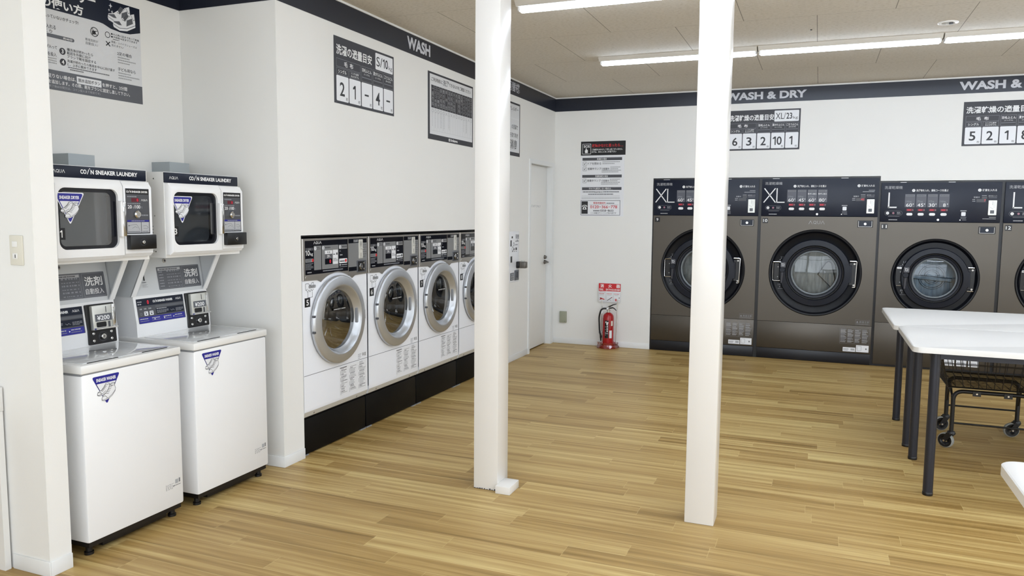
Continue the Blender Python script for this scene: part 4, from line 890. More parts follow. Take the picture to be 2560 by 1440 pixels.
    x.dashes(.19, .40, 1.101, .006, 'inkdim', n+e, 12, .9, .010); x.text('洗濯機', .520, 1.267, .018, 'inkgrey', n+2*e, w=.056, bold=.01)
    x.block(.628, .672, 1.165, 1.255, 6, 'darkgrey', n+2*e, 13, .6, .012, .25); x.build('control_panel', fas, 'black and grey control panel')
    q = ZB(); q.prism(rrect(.580, .624, 1.160, 1.284, .003), .008, .013, 'beigestrip', .001); q.rect(.590, .612, 1.235, 1.275, .0134, 'coinplate'); q.rect(.600, .604, 1.245, 1.268, .0137, 'inkmid'); q.box(.590, .618, 1.222, 1.228, .013, .020, 'coinplate'); q.rect(.600, .604, 1.172, 1.198, .0134, 'ink'); q.rect(.584, .622, 1.162, 1.168, .0134, 'coinplate'); q.build('coin_slot', fas)
    q = ZB(); q.prism(rrect(.556, .662, 1.070, 1.148, .004), .006, .014, 'slate', .002); q.prism(rrect(.562, .632, 1.078, 1.142, .003), .014, .020, 'black', .002); q.knob(.590, 1.110, .020, .020, .026, 'chrome', 22, .1); q.disc(.590, 1.110, .012, .0263, 'darkgrey', 16); q.disc(.59, 1.11, .007, .0266, 'silver', 14)
    for v in (1.092, 1.130): q.knob(.622, v, .006, .020, .025, 'chrome', 12, .4)
    q.build('lock_box', fas, 'dark lock box with chrome cylinder')
    # porthole: drum behind, door ring, glass
    d = ZB(); d.lathe(cu, cv, [(.262, .002), (.268, .016), (.2755, .018), (.2755, .020)], 'dark', 72)
    d.lathe(cu, cv, [(.2755, .008), (.2775, .020), (.2755, .028), (.270, .033), (.262, .0355), (.240, .040), (.221, .0435), (.216, .043), (.212, .040), (.200, .022), (.190, .006), (.184, .001)], 'ring', 80); dr = d.build('door', t, 'silver ring door')
    for s in (-1, 1): k = ZB(); k.frame((cu-.2745, .020, cv+s*.048), (0, -1, 0), (0, 0, 1)); k.frame(); k.box(cu-.278, cu-.262, cv+s*.048-.007, cv+s*.048+.007, .016, .034, 'darkgrey', .002); k.build('hinge', dr)
    h = ZB(); h.prism(rrect(cu+.186, cu+.212, cv-.045, cv+.052, .003), .010, .0255, 'grey', .002); h.build('handle', dr)
    h = ZB(); h.box(cu+.264, cu+.2775, cv-.028, cv+.030, .014, .030, 'darkgrey', .002); h.build('latch', dr)
    g = ZB(); g.lathe(cu, cv, [(.186, .002), (.170, .006), (.140, .010), (.09, .014), (.04, .016), (.0, .0165)], 'doorglass', 64); gl = g.build('door_glass', dr)
    x = ZB(); x.rect(cu-.066, cu+.066, .852, .866, .0205, 'black'); x.rect(cu-.062, cu-.022, .857, .860, .021, 'inkwhite'); x.rect(cu+.022, cu+.062, .857, .860, .021, 'inkwhite'); x.text('洗濯ライン', cu, .8535, .010, 'inkwhite', .021, w=.040, al='C'); x.build('water_line_sticker', gl)
    g = ZB(); g.lathe(cu, cv, [(.186, .001), (.180, -.02), (.165, -.06), (.14, -.10), (.10, -.125), (.05, -.135), (.0, -.137)], 'bowl', 56); g.build('glass_bowl', dr)
    u = ZB(); u.lathe(cu, cv, [(.199, -.011), (.205, -.05), (.225, -.06), (.225, -.36), (.18, -.40), (.0, -.40)], 'drumdark', 56); drm = u.build('drum', t, 'dark steel drum')
    for a in (.6, 2.7, 4.8): k = ZB(); k.tube([(cu+.205*math.cos(a), -.08, cv+.205*math.sin(a)), (cu+.205*math.cos(a+.25), -.34, cv+.205*math.sin(a+.25))], .022, 'silver', 10); k.build('lifter', drm)
    x = ZB(); n = .001                             # shirt sign and number
    U, V = .030, .955; sx, sy = .09, .086
    q_ = lambda P: [(U+a*sx, V+b*sy) for a, b in P]
    x.stroke(q_([(.16, .55), (.0, .52), (.0, .96), (.30, .96), (.42, .85), (.55, .85), (.68, 1.0), (.85, 1.0), (.85, .82)]), .0022, n, 'ink'); x.stroke(q_([(.22, .36), (.22, 0), (.72, 0), (.72, .36)]), .0022, n, 'ink'); x.stroke(q_([(.16, .55), (.18, .60)]), .002, n, 'ink')
    x.stroke(q_([(.1, .5), (.22, .36), (.34, .52), (.46, .38), (.58, .54), (.70, .42), (.84, .56)]), .0022, n, 'ink'); x.stroke(rrect(U+.33*sx, U+1.08*sx, V+.64*sy, V+.82*sy, .006), .0018, n, 'ink', True); x.flat(rrect(U+.34*sx, U+1.07*sx, V+.65*sy, V+.81*sy, .006), n-.0003, 'inklight'); x.dashes(U+.42*sx, U+.98*sx, V+.70*sy, .006, 'inkmid', n+.0003, 3, .85, .010)
    x.build('shirt_sign', t)
    x = ZB(); x.box(.020, .071, .899, .953, 0, .0012, 'black'); x.text(num, .0455, .909, .034, 'inkwhite', .0017, w=.022, al='C', bold=.012); x.build('number_plate', t, 'black plate with white number ' + num)
    x = ZB(); n = .0012; x.rect(.360, .672, .285, .482, n-.0003, 'labelpaper')
    for c0, c1, sd in ((.378, .452, 1), (.478, .555, 2), (.585, .664, 3)):
        r = random.Random(sd); vv = .462 if sd < 3 else .474
        while vv > .302: L = .35+.6*r.random(); dk = r.random() < .3; x.dashes(c0, c0+(c1-c0)*L, vv, .0042, 'darkgrey' if dk else 'inklight', n, sd+int(vv*999), .86, .009); vv -= .0085
        for k in range(4): x.rect(c0-.008, c0-.0055, .30+k*.042, .328+k*.042, n, 'inkmid')
    x.dashes(.365, .44, .470, .005, 'ink', n, 4, .9, .008); x.build('instruction_label', t, 'printed instruction label')
    x = ZB(); x.block(.572, .612, .506, .532, 4, 'inkmid', .001, 1, .7, .008, .4); x.rect(.622, .640, .512, .532, .001, 'inklight'); x.rect(.646, .664, .508, .532, .001, 'inklight'); x.dashes(.572, .60, .498, .004, 'inklight', .001, 3); x.build('rating_label', t)
    return t
M['beigestrip'] = mat('warm_grey_plastic', 'CFCDC6', .4); M['silverdark'] = mat('panel_grey', '8E8F90', .35, .3); M['labelpaper'] = mat('label_film', 'E8E9EC', .45)
M['bowl'] = glass('glass_bowl', '8D939A', .03)
WY = [3.660, 4.360, 5.060, 5.760]
WL = ['white front-loading washer numbered 5, nearest the pillar', 'white front-loading washer numbered 6', 'white front-loading washer numbered 7', 'white front-loading washer numbered 8, half hidden by the left column']
PLB = ['black plinth under washer 5, nearest the pillar', 'black plinth under washer 6', 'black plinth under washer 7', 'black plinth under washer 8, running behind the left column']
for i, y in enumerate(WY):
    washer(y, str(5+i), WL[i])
    b = MB(); b.box(-.002, .687, 0.006, .222, -.56, -.022, 'blacksatin', .004); b.box(.0, .685, .222, .2365, -.56, -.034, 'black'); o = b.build('washer_plinth'); place(o, (0, y, 0), LEFT); tag(o, PLB[i], 'plinth', 'plinths under the white washers')
    for a in (.03, .655):
        k = MB(); k.box(a-.03, a+.03, 0, .006, -.10, -.018, 'grey'); k.build('shim', o)

# ------------------------------------------------------------------ large washer-dryers in the back wall
def washer_dryer(x0, w, H, pv, cv, R, num, letters, courses, label, seam, bottom, big, pitch, side):
    t = thing('washer_dryer', label, 'washer-dryer', (x0, 8.212, 0), 0, 'dark washer-dryers in the back wall'); cu = w*.492 if big else w*.495
    b = MB(); b.shell(-.010, pitch-.010, 0.001, H, -.92, -.014, .22, .02, 'black'); b.build('cabinet', t, 'black cabinet')
    b = MB()
    b.plate_hole(.002, w-.002, seam+.0015, pv-.003, cu, cv, R*.997, -.014, 0, 'steel'); b.box(.002, w-.002, bottom, seam-.0015, -.014, 0, 'steel', .002); b.build('front_panel', t, 'bronze steel front panel')
    if big: b = MB(); b.box(.004, w-.004, .003, bottom-.003, -.014, -.004, 'blackkick', .002); b.build('kick_plate', t)
    b = MB(); b.box(0, w, pv, H-.016, -.014, .004, 'navy', .003); cp = b.build('control_panel', t, 'navy control panel')
    top = H-.016; s = 1 if big else .96; n = .0046; e = .0004
    x = MB()
    for a in ((.10, .165), (.735, .80)) if big else ((.175, .230), (.61, .67)): k = MB(); k.box(a[0]*w/1.075, a[1]*w/1.075, top+.001, top+.005, -.013, .004, 'inkwhite'); k.build('latch', t)
    c0 = .028; ty = top-.033-.023
    x.text('洗濯乾燥機', c0, ty-.004, .030, 'inkgrey', n, w=.166 if big else .154)
    lt, lb = ty-.040, ty-.178
    if letters == 'XL':
        x.stroke([(c0-.002, lt), (c0+.104, lb)], .010, n, 'inkwhite'); x.stroke([(c0+.100, lt), (c0-.006, lb)], .010, n, 'inkwhite'); x.stroke([(c0+.118, lt), (c0+.118, lb), (c0+.190, lb)], .010, n, 'inkwhite')
    else: x.stroke([(c0+.042, lt), (c0+.042, lb), (c0+.108, lb)], .012, n, 'inkwhite')
    pa = c0+.012; pb_ = pa+.150; pm = lb-.056; x.stroke(rrect(pa, pb_, pm-.020, pm+.022, .019), .0018, n, 'inkdim', True); x.disc(pa+.024, pm+.001, .014, n+e, 'inkwhite', 20); x.text('1', pa+.024, pm-.006, .014, 'navy', n+2*e, al='C'); x.disc(pa+.074, pm+.001, .010, n+e, 'pinkdot', 16); x.block(pa+.105, pa+.138, pm-.012, pm+.014, 2, 'inkgrey', n+e, 1, .7, .010); x.dashes(pa+.03, pb_-.02, pm-.033, .003, 'inkdim', n, 2, .9, .006)
    x.dashes(pa+.035, pa+.112, pv+.016, .007, 'inkgrey', n, 3, .9, .010)
    k0 = .244 if big else .208
    dn = ty-.018
    x.disc(k0+.070, dn, .014, n, 'inkwhite', 20); x.text('2', k0+.070, dn-.007, .014, 'navy', n+e, al='C'); x.text('洗濯物を入れ、運転コースを選ぶ', k0+.092, dn-.011, .022, 'inkwhite', n, w=.268, bold=.012)
    for i, (num_c, extra) in enumerate(courses):
        a = k0+i*.0955; b2 = lb+.002; x.flat(rrect(a, a+.086, b2, b2+.124, .003), n, 'courseplate'); x.rect(a+.006, a+.080, b2+.102, b2+.118, n+e, 'inkdim2')
        x.dashes(a+.012, a+.074, b2+.107, .006, 'darkgrey', n+2*e, i, .7, .012)
        if big and i > 1: x.text('防ダニ加工', a+.043, b2+.074, .017, 'inkwhite', n+e, w=.078, al='C', bold=.01)
        if extra: x.text(extra, a+.010, b2+.045, .018, 'inkdim', n+e, w=.046)
        x.text(num_c, a+.012 if len(num_c) > 1 else a+.036, b2+.004, .032, 'inkwhite', n+e, w=.050 if len(num_c) > 1 else .022, bold=.004); x.disc(a+.072, b2+.030, .0045, n+e, 'inkwhite', 12)
        x.rect(a+.016, a+.076, b2-.037, b2-.014, n, 'ledlow'); x.text('400', a+.022, b2-.034, .015, 'led', n+e, w=.034) if (not big or num == '9') else x.text('800', a+.022, b2-.034, .015, 'led', n+e, w=.034); x.text('円', a+.066, b2-.033, .010, 'inkgrey', n+e)
        x.dashes(a+.022, a+.066, b2+.040, .001, 'inkdim', n+e, i)
    rgt = w-.028
    x.disc(rgt-.150, dn+.001, .014, n, 'inkwhite', 20); x.text('3', rgt-.150, dn-.006, .014, 'navy', n+e, al='C'); x.text('硬貨を入れる', rgt-.128, dn-.010, .022, 'inkwhite', n, w=.115, bold=.012)
    lv = dn-.055 if big else pv+.038
    x.dashes(rgt-.062, rgt-.008, lv+.010, .005, 'inkgrey', n, 4, .9, .008); x.dashes(rgt-.115, rgt-.008, lv-.005, .005, 'inkgrey', n, 5, .9, .008)
    dv = dn-.105 if big else dn-.068
    x.text('営業中', rgt-.195, dv-.004, .015, 'inkgrey', n, w=.048, bold=.01); x.dashes(rgt-.130, rgt-.090, dv+.016, .005, 'inkgrey', n, 6, .85, .008); x.rect(rgt-.130, rgt-.088, dv-.010, dv+.010, n, 'darkgrey'); x.text('硬貨投入口', rgt-.078, dv+.008, .014, 'inkgrey', n, w=.068); x.dashes(rgt-.075, rgt-.01, dv-.004, .004, 'inkdim', n, 7, .85, .008)
    x.rect(rgt-.172, rgt-.095, dv-.042, dv-.012, n, 'darkgrey'); x.dashes(rgt-.205, rgt-.178, dv-.020, .006, 'inkgrey', n, 8, .8, .01); x.dashes(rgt-.205, rgt-.178, dv-.036, .006, 'inkgrey', n, 9, .8, .01)
    if num == '10': x.text('41', rgt-.128, dv-.036, .020, 'led', n+e, w=.028)
    if num == '11': x.text('7', rgt-.110, dv-.036, .020, 'led', n+e, w=.012)
    sq = rgt-.270; x.flat(rrect(sq-.018, sq+.018, pv+.060, pv+.096, .006), n, 'card'); x.dashes(sq-.026, sq+.024, pv+.104, .008, 'inkgrey', n, 10, .9, .008)
    for i in range(3): x.dashes(sq-.022+(.014 if i == 2 else 0), sq+.026, pv+.046-i*.013, .005, 'inkdim', n, 11+i, .9, .008)
    x.rect(sq-.03, sq-.02, pv+.017, pv+.027, n, 'inkwhite'); x.build('lettering', cp)
    for i in range(len(courses)):
        a = k0+i*.0955; k = MB(); k.prism(rrect(a+.018, a+.070, lb-.078, lb-.052, .012), .003, .009, 'inkwhite', .002); k.build('course_button', cp)
    q = MB(); ct = dv-.024; q.prism(rrect(rgt-.075, rgt-.006, ct-.138, ct, .005), .003, .010, 'coinplate', .002); q.rect(rgt-.042, rgt-.039, ct-.045, ct-.010, .0104, 'inkmid'); q.stroke([(rgt-.066, ct-.060), (rgt-.036, ct-.080)], .002, .0104, 'inkmid'); q.flat(rrect(rgt-.058, rgt-.026, ct-.122, ct-.092, .002), .0104, 'slate'); q.block(rgt-.034, rgt-.012, ct-.07, ct-.015, 4, 'inklight', .0104, 3, .7, .008, .3); q.build('coin_slot', cp, 'pale steel coin slot plate')
    k = MB(); k.knob(cu-.0, pv+.022, .011, .003, .008, 'chrome', 16); k.build('key_lock', cp)
    # number, badge, lock
    x = MB(); x.box(.016, .070, pv-.072, pv-.020, 0, .0012, 'black'); x.text(num, .043, pv-.061, .030, 'inkwhite', .0017, w=.040 if len(num) > 1 else .020, al='C', bold=.012); x.build('number_plate', t, 'black plate with white number ' + num)
    if num == '10': x = MB(); aqua(x, cu-.072, pv-.076, .032, .0012, 'inkgrey', w=.148, lw=.10); x.build('badge', t)
    lu = w-.175 if big else w-.168; q = MB(); q.prism(rrect(lu, lu+.137, pv-.105, pv-.036, .003), -.002, .004, 'black', .001); q.frameline(lu+.008, lu+.128, pv-.099, pv-.043, .003, .0044, 'silver'); q.rect(lu+.011, lu+.125, pv-.096, pv-.043, .0046, 'navy'); lk = q.build('lock_box', t)
    k = MB(); k.knob(lu+.068, pv-.070, .013, .004, .010, 'chrome', 18); k.disc(lu+.068, pv-.070, .007, .0103, 'silver', 14); k.build('lock', lk)
    # porthole
    f = R/.434
    d = MB(); d.lathe(cu, cv, [(R, -.004), (R*1.002, .006), (R*.985, .012), (R*.955, .010), (R*.93, -.002), (R*.90, -.012), (R*.52, -.013)], 'dish', 96); d.build('door_surround', t, 'round dark navy surround')
    d = MB(); r1 = .334*f; d.lathe(cu, cv, [(r1, -.012), (r1, .022), (r1-.006, .030), (r1*.83, .034), (r1*.815, .030)], 'navyring', 96); d.lathe(cu, cv, [(r1*.815, .030), (r1*.80, .004), (r1*.765, .002)], 'dark', 80); d.lathe(cu, cv, [(r1*.765, .002), (r1*.76, .012), (r1*.745, .016), (r1*.69, .014), (r1*.672, .004), (r1*.668, -.01)], 'navyring2', 80); d.prism([(cu+r1*.90, cv-.085*f), (cu+r1*1.02, cv-.085*f), (cu+r1*1.02, cv+.085*f), (cu+r1*.90, cv+.085*f)], -.01, .0295, 'navyring', .002)
    for a in (-.24, .22): d.stroke([(cu+r1*.88, cv+a*R), (cu+r1*.96, cv+a*R)], .003, .0335, 'dark')
    dr = d.build('door', t, 'round navy door')
    g = MB(); r2 = r1*.668; g.lathe(cu, cv, [(r2, .004), (r2*.97, .007), (r2*.93, .004), (r2*.92, -.006)], 'rimgrey', 72); g.build('window_rim', dr, 'thin silver rim')
    g = MB(); g.lathe(cu, cv, [(r2*.93, -.002), (r2*.6, .006), (r2*.3, .009), (0, .010)], 'bigglass', 64); g.build('window', dr)
    u = MB(); u.lathe(cu, cv, [(r2*1.02, -.02), (r2*1.10, -.05), (r2*1.32, -.06), (r2*1.32, -.16), (r2*1.28, -.17), (0, -.17)], 'drum' if big else 'drumwet', 64); drm = u.build('drum', t, 'worn steel drum')
    if big: k = MB(); k.prism([(cu+.03, cv-.02), (cu+.17, cv-.16), (cu+.20, cv-.06), (cu+.16, cv+.10), (cu+.13, cv+.12), (cu+.10, cv+.10)], -.165, -.10, 'drumfin', .01); k.build('lifter', drm)
    else:
        k = MB(); k.lathe(cu, cv, [(.10, -.165), (.105, -.155), (.115, -.155), (.12, -.165)], 'drumwet', 48); k.lathe(cu, cv, [(.05, -.165), (.055, -.155), (.065, -.155), (.07, -.165)], 'drumwet', 40); k.prism([(cu-.17, cv-.02), (cu+.17, cv-.045), (cu+.17, cv-.005), (cu-.17, cv+.02)], -.165, -.13, 'drumwet', .008); k.build('lifter', drm)
    hu = cu-.395*f
    h = MB(); hv = cv+.005; 
    if big: h.tube(bend([(hu+.075, -.005, hv+.095), (hu, -.004, hv+.095), (hu, -.004, hv-.095), (hu+.075, -.005, hv-.095)], .014), .0045, 'chrome', 8)
    else:
        for e_ in (.088, .078, -.088): h.tube([(hu+.018, -.004, hv+e_), (hu+.060, -.004, hv+e_)], .003, 'chrome', 8)
    h.prism(rrect(hu+.010, hu+.062, hv-.085, hv+.085, .006), -.013, -.004, 'black', .002); h.disc(hu+.050, hv+.045, .005, -.0035, 'inkgrey', 12); h.disc(hu+.048, hv-.055, .005, -.0035, 'inkgrey', 12); h.build('catch', t, 'chrome wire catch with black plate')
    h = MB(); lx = hu+.098; h.prism(rrect(lx-.026, lx+.026, hv+.040, hv+.098, .004), .015, .046, 'charcoal', .003); h.flat(rrect(lx-.022, lx+.022, hv+.048, hv+.092, .003), .0464, 'slate'); h.annulus(lx, hv+.070, .009, .012, .0468, 'inkwhite', 16); h.stroke([(lx-.016, hv+.086), (lx-.004, hv+.078)], .003, .0468, 'inkwhite'); h.knob(lx-.006, hv+.018, .027, .015, .048, 'navyring', 20); h.prism([(lx-.020, hv-.115), (lx-.002, hv-.118), (lx+.010, hv+.01), (lx-.018, hv+.01)], .022, .044, 'charcoal', .004); h.build('door_lever', dr, 'black door lever')
    x = MB(); x.text('23' if big else '16', hu+.070, hv+.128, .022, 'inkdim', -.0115, w=.030); x.disc(hu+.066, hv+.118, .0045, -.0115, 'inkgrey', 10); x.rect(hu+.04, hu+.10, hv+.104, hv+.1065, -.0115, 'inkdim'); x.text('10' if big else '8', hu+.055, hv-.145, .020, 'inkdim', -.0115, w=.024); x.disc(hu+.072, hv-.158, .0045, -.0115, 'inkgrey', 10); x.rect(hu+.055, hu+.11, hv-.176, hv-.1735, -.0115, 'inkdim'); x.build('dial_marks', t)
    h = MB(); ru = cu+.372*f; h.prism([(cu+r1*.96, cv-.11*f), (ru+.008, cv-.115*f), (ru+.016, cv+.115*f), (cu+r1*.96, cv+.11*f)], -.013, -.002, 'black', .002)
    if big: h.tube(bend([(ru-.05, .002, cv+.125*f), (ru+.012, .002, cv+.125*f), (ru+.004, .002, cv-.13*f), (ru-.02, .002, cv-.13*f)], .008), .0055, 'chrome', 8)
    else:
        for e_ in (.125, -.13): h.tube([(ru-.045, .002, cv+e_*f), (ru+.006, .002, cv+e_*f)], .0055, 'chrome', 8)
    for v in (.10, -.11): h.knob(ru-.008, cv+v*f, .010, -.002, .004, 'silver', 12)
    h.build('hinge', t, 'black hinge with chrome bar')
    # labels low at the right
    if big:
        x = MB(); a0, a1 = w-.286, w-.018; x.frameline(a0, a1, .205, .365, .0012, .0010, 'inkdim')
        for k_, (c0_, c1_) in enumerate(((a0+.008, a0+.065), (a0+.072, a0+.128), (a0+.140, a0+.195), (a0+.203, a1-.006))):
            r = random.Random(k_); vv = .345
            while vv > .212: x.dashes(c0_, c0_+(c1_-c0_)*(.6+.4*r.random()), vv, .005, 'inkgrey' if r.random() < .45 else 'inkdim', .0012, int(vv*999)+k_, .85, .010); vv -= .0105
        x.rect(a0+.136, a0+.1372, .205, .365, .0012, 'inkdim'); x.build('warning_label', t)
        x = MB(); x.frameline(w-.148, w-.020, .398, .447, .001, .0010, 'inkdim'); x.flat([(w-.142, .418), (w-.122, .418), (w-.132, .438)], .001, 'inkdim'); x.text('高温注意', w-.115, .416, .022, 'inkdim', .0012, w=.088); x.dashes(w-.142, w-.03, .405, .004, 'inkdim', .0012, 3, .8, .01); x.build('hot_label', t)
        x = MB(); x.rect(w-.252, w-.138, .126, .168, .0010, 'card'); x.dashes(w-.246, w-.20, .148, .006, 'inkmid', .0014, 1, .85, .008); x.dashes(w-.246, w-.205, .136, .005, 'inkmid', .0014, 2, .85, .008); x.rect(w-.18, w-.146, .138, .158, .0014, 'inklight'); x.rect(w-.132, w-.018, .127, .195, .0010, 'card'); x.frameline(w-.122, w-.085, .14, .185, .002, .0014, 'inkmid'); x.rect(w-.048, w-.036, .152, .168, .0014, 'inkmid'); x.build('rating_label', t)
    else:
        x = MB()
        for i in range(4): a = .52+.10*i; x.rect(a, a+.085, .055, .115, .001, 'card'); x.dashes(a+.008, a+.07, .085, .006, 'inkmid', .0014, i, .85, .01); x.dashes(a+.008, a+.07, .070, .005, 'inklight', .0014, i+4, .85, .01)
        x.build('rating_label', t)
    return t
M['rimgrey'] = mat('grey_rim', '70767A', .4, .2); M['blackkick'] = mat('black_kick_plate', '0B0D16', .35); M['pinkdot'] = mat('pink_lamp', 'A07080', .4); M['courseplate'] = mat('grey_course_plate', '555760', .4); M['inkdim2'] = mat('grey_tag', '75767C', .5); M['navyring2'] = mat('navy_inner_ring', '11141F', .3, spec=.3); M['drumfin'] = mat('steel_fin', '78746E', .35, .8)
C1 = [('60', '23kg'), ('45', '10kg'), ('60', '11kg'), ('80', '')]; C2 = [('60', '16kg'), ('45', '7kg'), ('30', '27kg'), ('8', '16kg')]
washer_dryer(1.128, 1.073, 1.850, 1.461, .897, .434, '9', 'XL', C1, 'tall dark XL washer-dryer numbered 9, behind the right-hand column', .389, .112, True, 1.101, 0)
washer_dryer(2.229, 1.077, 1.850, 1.461, .897, .434, '10', 'XL', C1, 'tall dark XL washer-dryer numbered 10, right of the column', .389, .112, True, 1.096, 0)
washer_dryer(3.326, 1.000, 1.803, 1.415, .884, .374, '11', 'L', C2, 'dark L washer-dryer numbered 11, behind the white tables', .436, .022, False, 1.026, 0)
washer_dryer(4.352, 1.000, 1.803, 1.415, .884, .374, '12', 'L', C2, 'dark L washer-dryer numbered 12, cut by the right edge of the view', .436, .022, False, 1.026, 0)

# ------------------------------------------------------------------ tables
def table(x0, x1, y0, y1, legs, label, apron=None):
    H = .795; cx, cy = (x0+x1)/2, (y0+y1)/2
    t = thing('folding_table', label, 'table', (cx, cy, 0), 0)
    m = FM(); pts = rrect(x0-cx, x1-cx, y0-cy, y1-cy, .045, 6); k = len(pts); i_ = [(a*(1-.004), b*(1-.004)) for a, b in pts]
    vs = [Vector((a, b, H-.030)) for a, b in pts]+[Vector((a, b, H-.003)) for a, b in pts]+[Vector((a, b, H)) for a, b in i_]
    fs = [list(reversed(range(k))), list(range(2*k, 3*k))]+[[r+i, r+(i+1) % k, r+k+(i+1) % k, r+k+i] for r in (0, k) for i in range(k)]
    m.add(vs, fs, 'tabletop'); m.build('tabletop', t)
    for lx, ly in legs:
        m = FM(); vlathe(m, lx-cx, ly-cy, [(.0245, .014), (.0245, H-.030)], 'legsteel', 28); lg = m.build('leg', t)
        m = FM(); vlathe(m, lx-cx, ly-cy, [(0, 0), (.025, 0), (.0258, .003), (.0258, .016), (.0245, .018)], 'black', 28); m.build('foot_cap', lg)
    ly = sorted(set(l[1] for l in legs)); lx = sorted(set(l[0] for l in legs))
    m = FM()
    for y in (legs[0][1], legs[1][1]):
        m.add(*boxv(lx[0]+.02-cx, lx[-1]-.02-cx, y-.012-cy, y+.012-cy, H-.067, H-.030), 'legsteel')
    for x in (lx[0], lx[-1]): m.add(*boxv(x-.012-cx, x+.012-cx, ly[0]+.02-cy, ly[-1]-.02-cy, H-.067, H-.030), 'legsteel')
    m.build('apron', t); return t
def boxv(a, b, c, d, e, f):
    return [Vector(p) for p in ((a, c, e), (b, c, e), (b, d, e), (a, d, e), (a, c, f), (b, c, f), (b, d, f), (a, d, f))], [[3, 2, 1, 0], [4, 5, 6, 7], [0, 1, 5, 4], [1, 2, 6, 5], [2, 3, 7, 6], [3, 0, 4, 7]]
table(3.257, 5.057, 4.358, 5.188, [(3.372, 4.443), (3.366, 5.085), (4.945, 4.443), (4.945, 5.085)], 'white folding table with black legs, middle one, nearer of the two joined')
table(3.236, 5.036, 5.193, 6.205, [(3.358, 5.362), (3.357, 6.045), (4.93, 5.362), (4.93, 6.045)], 'white folding table with black legs joined behind the middle one, nearest the machines')
table(3.262, 5.06, 1.56, 2.385, [(3.40, 1.65), (3.40, 2.28), (4.95, 1.65), (4.95, 2.28)], 'white folding table corner at the lower right edge of the view')

# ------------------------------------------------------------------ laundry cart under the tables
CX, CY = 3.84, 5.65
t = thing('laundry_cart', 'black wire laundry cart on casters under the white tables', 'cart', (CX, CY, 0))
R_ = lambda P: [(a-CX, b-CY, c) for a, b, c in P]
for y, xa, xb, r in ((5.42, 3.613, 4.075, .0125), (5.88, 3.646, 4.061, .0135)):
    m = FM(); m.tube(R_(bend([(xa, y, .105), (xa, y, .372), (xb, y, .372), (xb, y, .105)], .06, 8)), r, 'wire', 12); fr = m.build('frame', t)
m = FM(); m.tube(R_([(3.646, 5.88, .178), (4.061, 5.88, .178)]), .006, 'wire', 8); m.build('rod', t)
m = FM(); m.tube(R_([(3.613, 5.42, .166), (4.075, 5.42, .166)]), .006, 'wire', 8); m.build('rod', t)
for xa, xb in ((3.613, 3.646), (4.075, 4.061)):
    m = FM(); m.tube(R_([(xa, 5.42, .33), (xb, 5.88, .33)]), .008, 'wire', 8); m.build('side_rail', t)
    m = FM(); m.tube(R_(bend([(xa, 5.42, .20), (xa, 5.50, .36), (xb, 5.80, .36), (xb, 5.88, .20)], .05)), .006, 'wire', 8); m.build('side_brace', t)
for x in (3.737, 3.905):
    m = FM(); m.add(*boxv(x-.022-CX, x+.022-CX, 5.402-CY, 5.412-CY, .350, .380), 'wire'); pl = m.build('bracket', t)
    k = MB(); k.knob(x-CX, .365, .006, CY-5.402, CY-5.398, 'chrome', 10); k.build('bolt', pl)
for cx_, cy_, sw in ((3.613, 5.42, -.6), (3.646, 5.88, .25), (4.061, 5.88, .2), (4.075, 5.42, -1.0)):
    r = .048; px, py = cx_+.030*math.cos(sw+PI), cy_+.030*math.sin(sw+PI); d = Vector((math.cos(sw), math.sin(sw), 0)); q = Vector((-d.y, d.x, 0))
    m = FM(); vlathe(m, cx_-CX, cy_-CY, [(0, .112), (.020, .112), (.024, .104), (.024, .092), (0, .092)], 'black', 20)
    for s in (-1, 1):
        b0 = Vector((cx_-CX, cy_-CY, 0))+q*s*.019; c0 = Vector((px-CX, py-CY, 0))+q*s*.019
        a_, b_ = [], []
        prof = [b0+d*.020+Vector((0, 0, .100)), b0-d*.020+Vector((0, 0, .100)), c0-d*.016+Vector((0, 0, .050)), c0-d*.0+Vector((0, 0, .036)), c0+d*.016+Vector((0, 0, .050))]
        vs = [p for p in prof]+[p+q*s*.004 for p in prof]; k = len(prof)
        m.add(vs, [list(range(k)), list(reversed(range(k, 2*k)))]+[[i, (i+1) % k, k+(i+1) % k, k+i] for i in range(k)], 'black')
    cs = m.build('caster', t)
    m = FM(); vs = []; fs = []; prof = [(.012, .0), (.030, .013), (r-.006, .014), (r, .008), (r, -.008), (r-.006, -.014), (.030, -.013), (.012, .0)]; sg = 32
    for rr, off in prof:
        for i in range(sg): a = 2*PI*i/sg; vs.append(Vector((px-CX, py-CY, r))+d*(rr*math.cos(a))+Vector((0, 0, rr*math.sin(a)))+q*off)
    mm = ['black', 'black', 'rubber', 'rubber', 'rubber', 'black', 'black']
    for j in range(len(prof)-1): m.add(vs[j*sg:(j+2)*sg], [[i, (i+1) % sg, sg+(i+1) % sg, sg+i] for i in range(sg)], mm[j])
    m.build('wheel', cs, 'grey-tyred wheel')
    m = FM()
    for s in (-1, 1): e0 = Vector((px-CX, py-CY, r))+q*s*.0225; m.tube([tuple(e0), tuple(e0+q*s*.005)], .006, 'chrome', 10)
    m.build('axle_bolt', cs)
m = FM()
bx0, bx1, by0, by1, zb = 3.575, 4.115, 5.385, 5.915, .402; tx0, tx1, ty0, ty1, zt = 3.505, 4.185, 5.315, 5.985, .690
lerp = lambda a, b, s: a+(b-a)*s
def ringz(s): return [(lerp(bx0, tx0, s), lerp(by0, ty0, s), lerp(zb, zt, s)), (lerp(bx1, tx1, s), lerp(by0, ty0, s), lerp(zb, zt, s)), (lerp(bx1, tx1, s), lerp(by1, ty1, s), lerp(zb, zt, s)), (lerp(bx0, tx0, s), lerp(by1, ty1, s), lerp(zb, zt, s))]
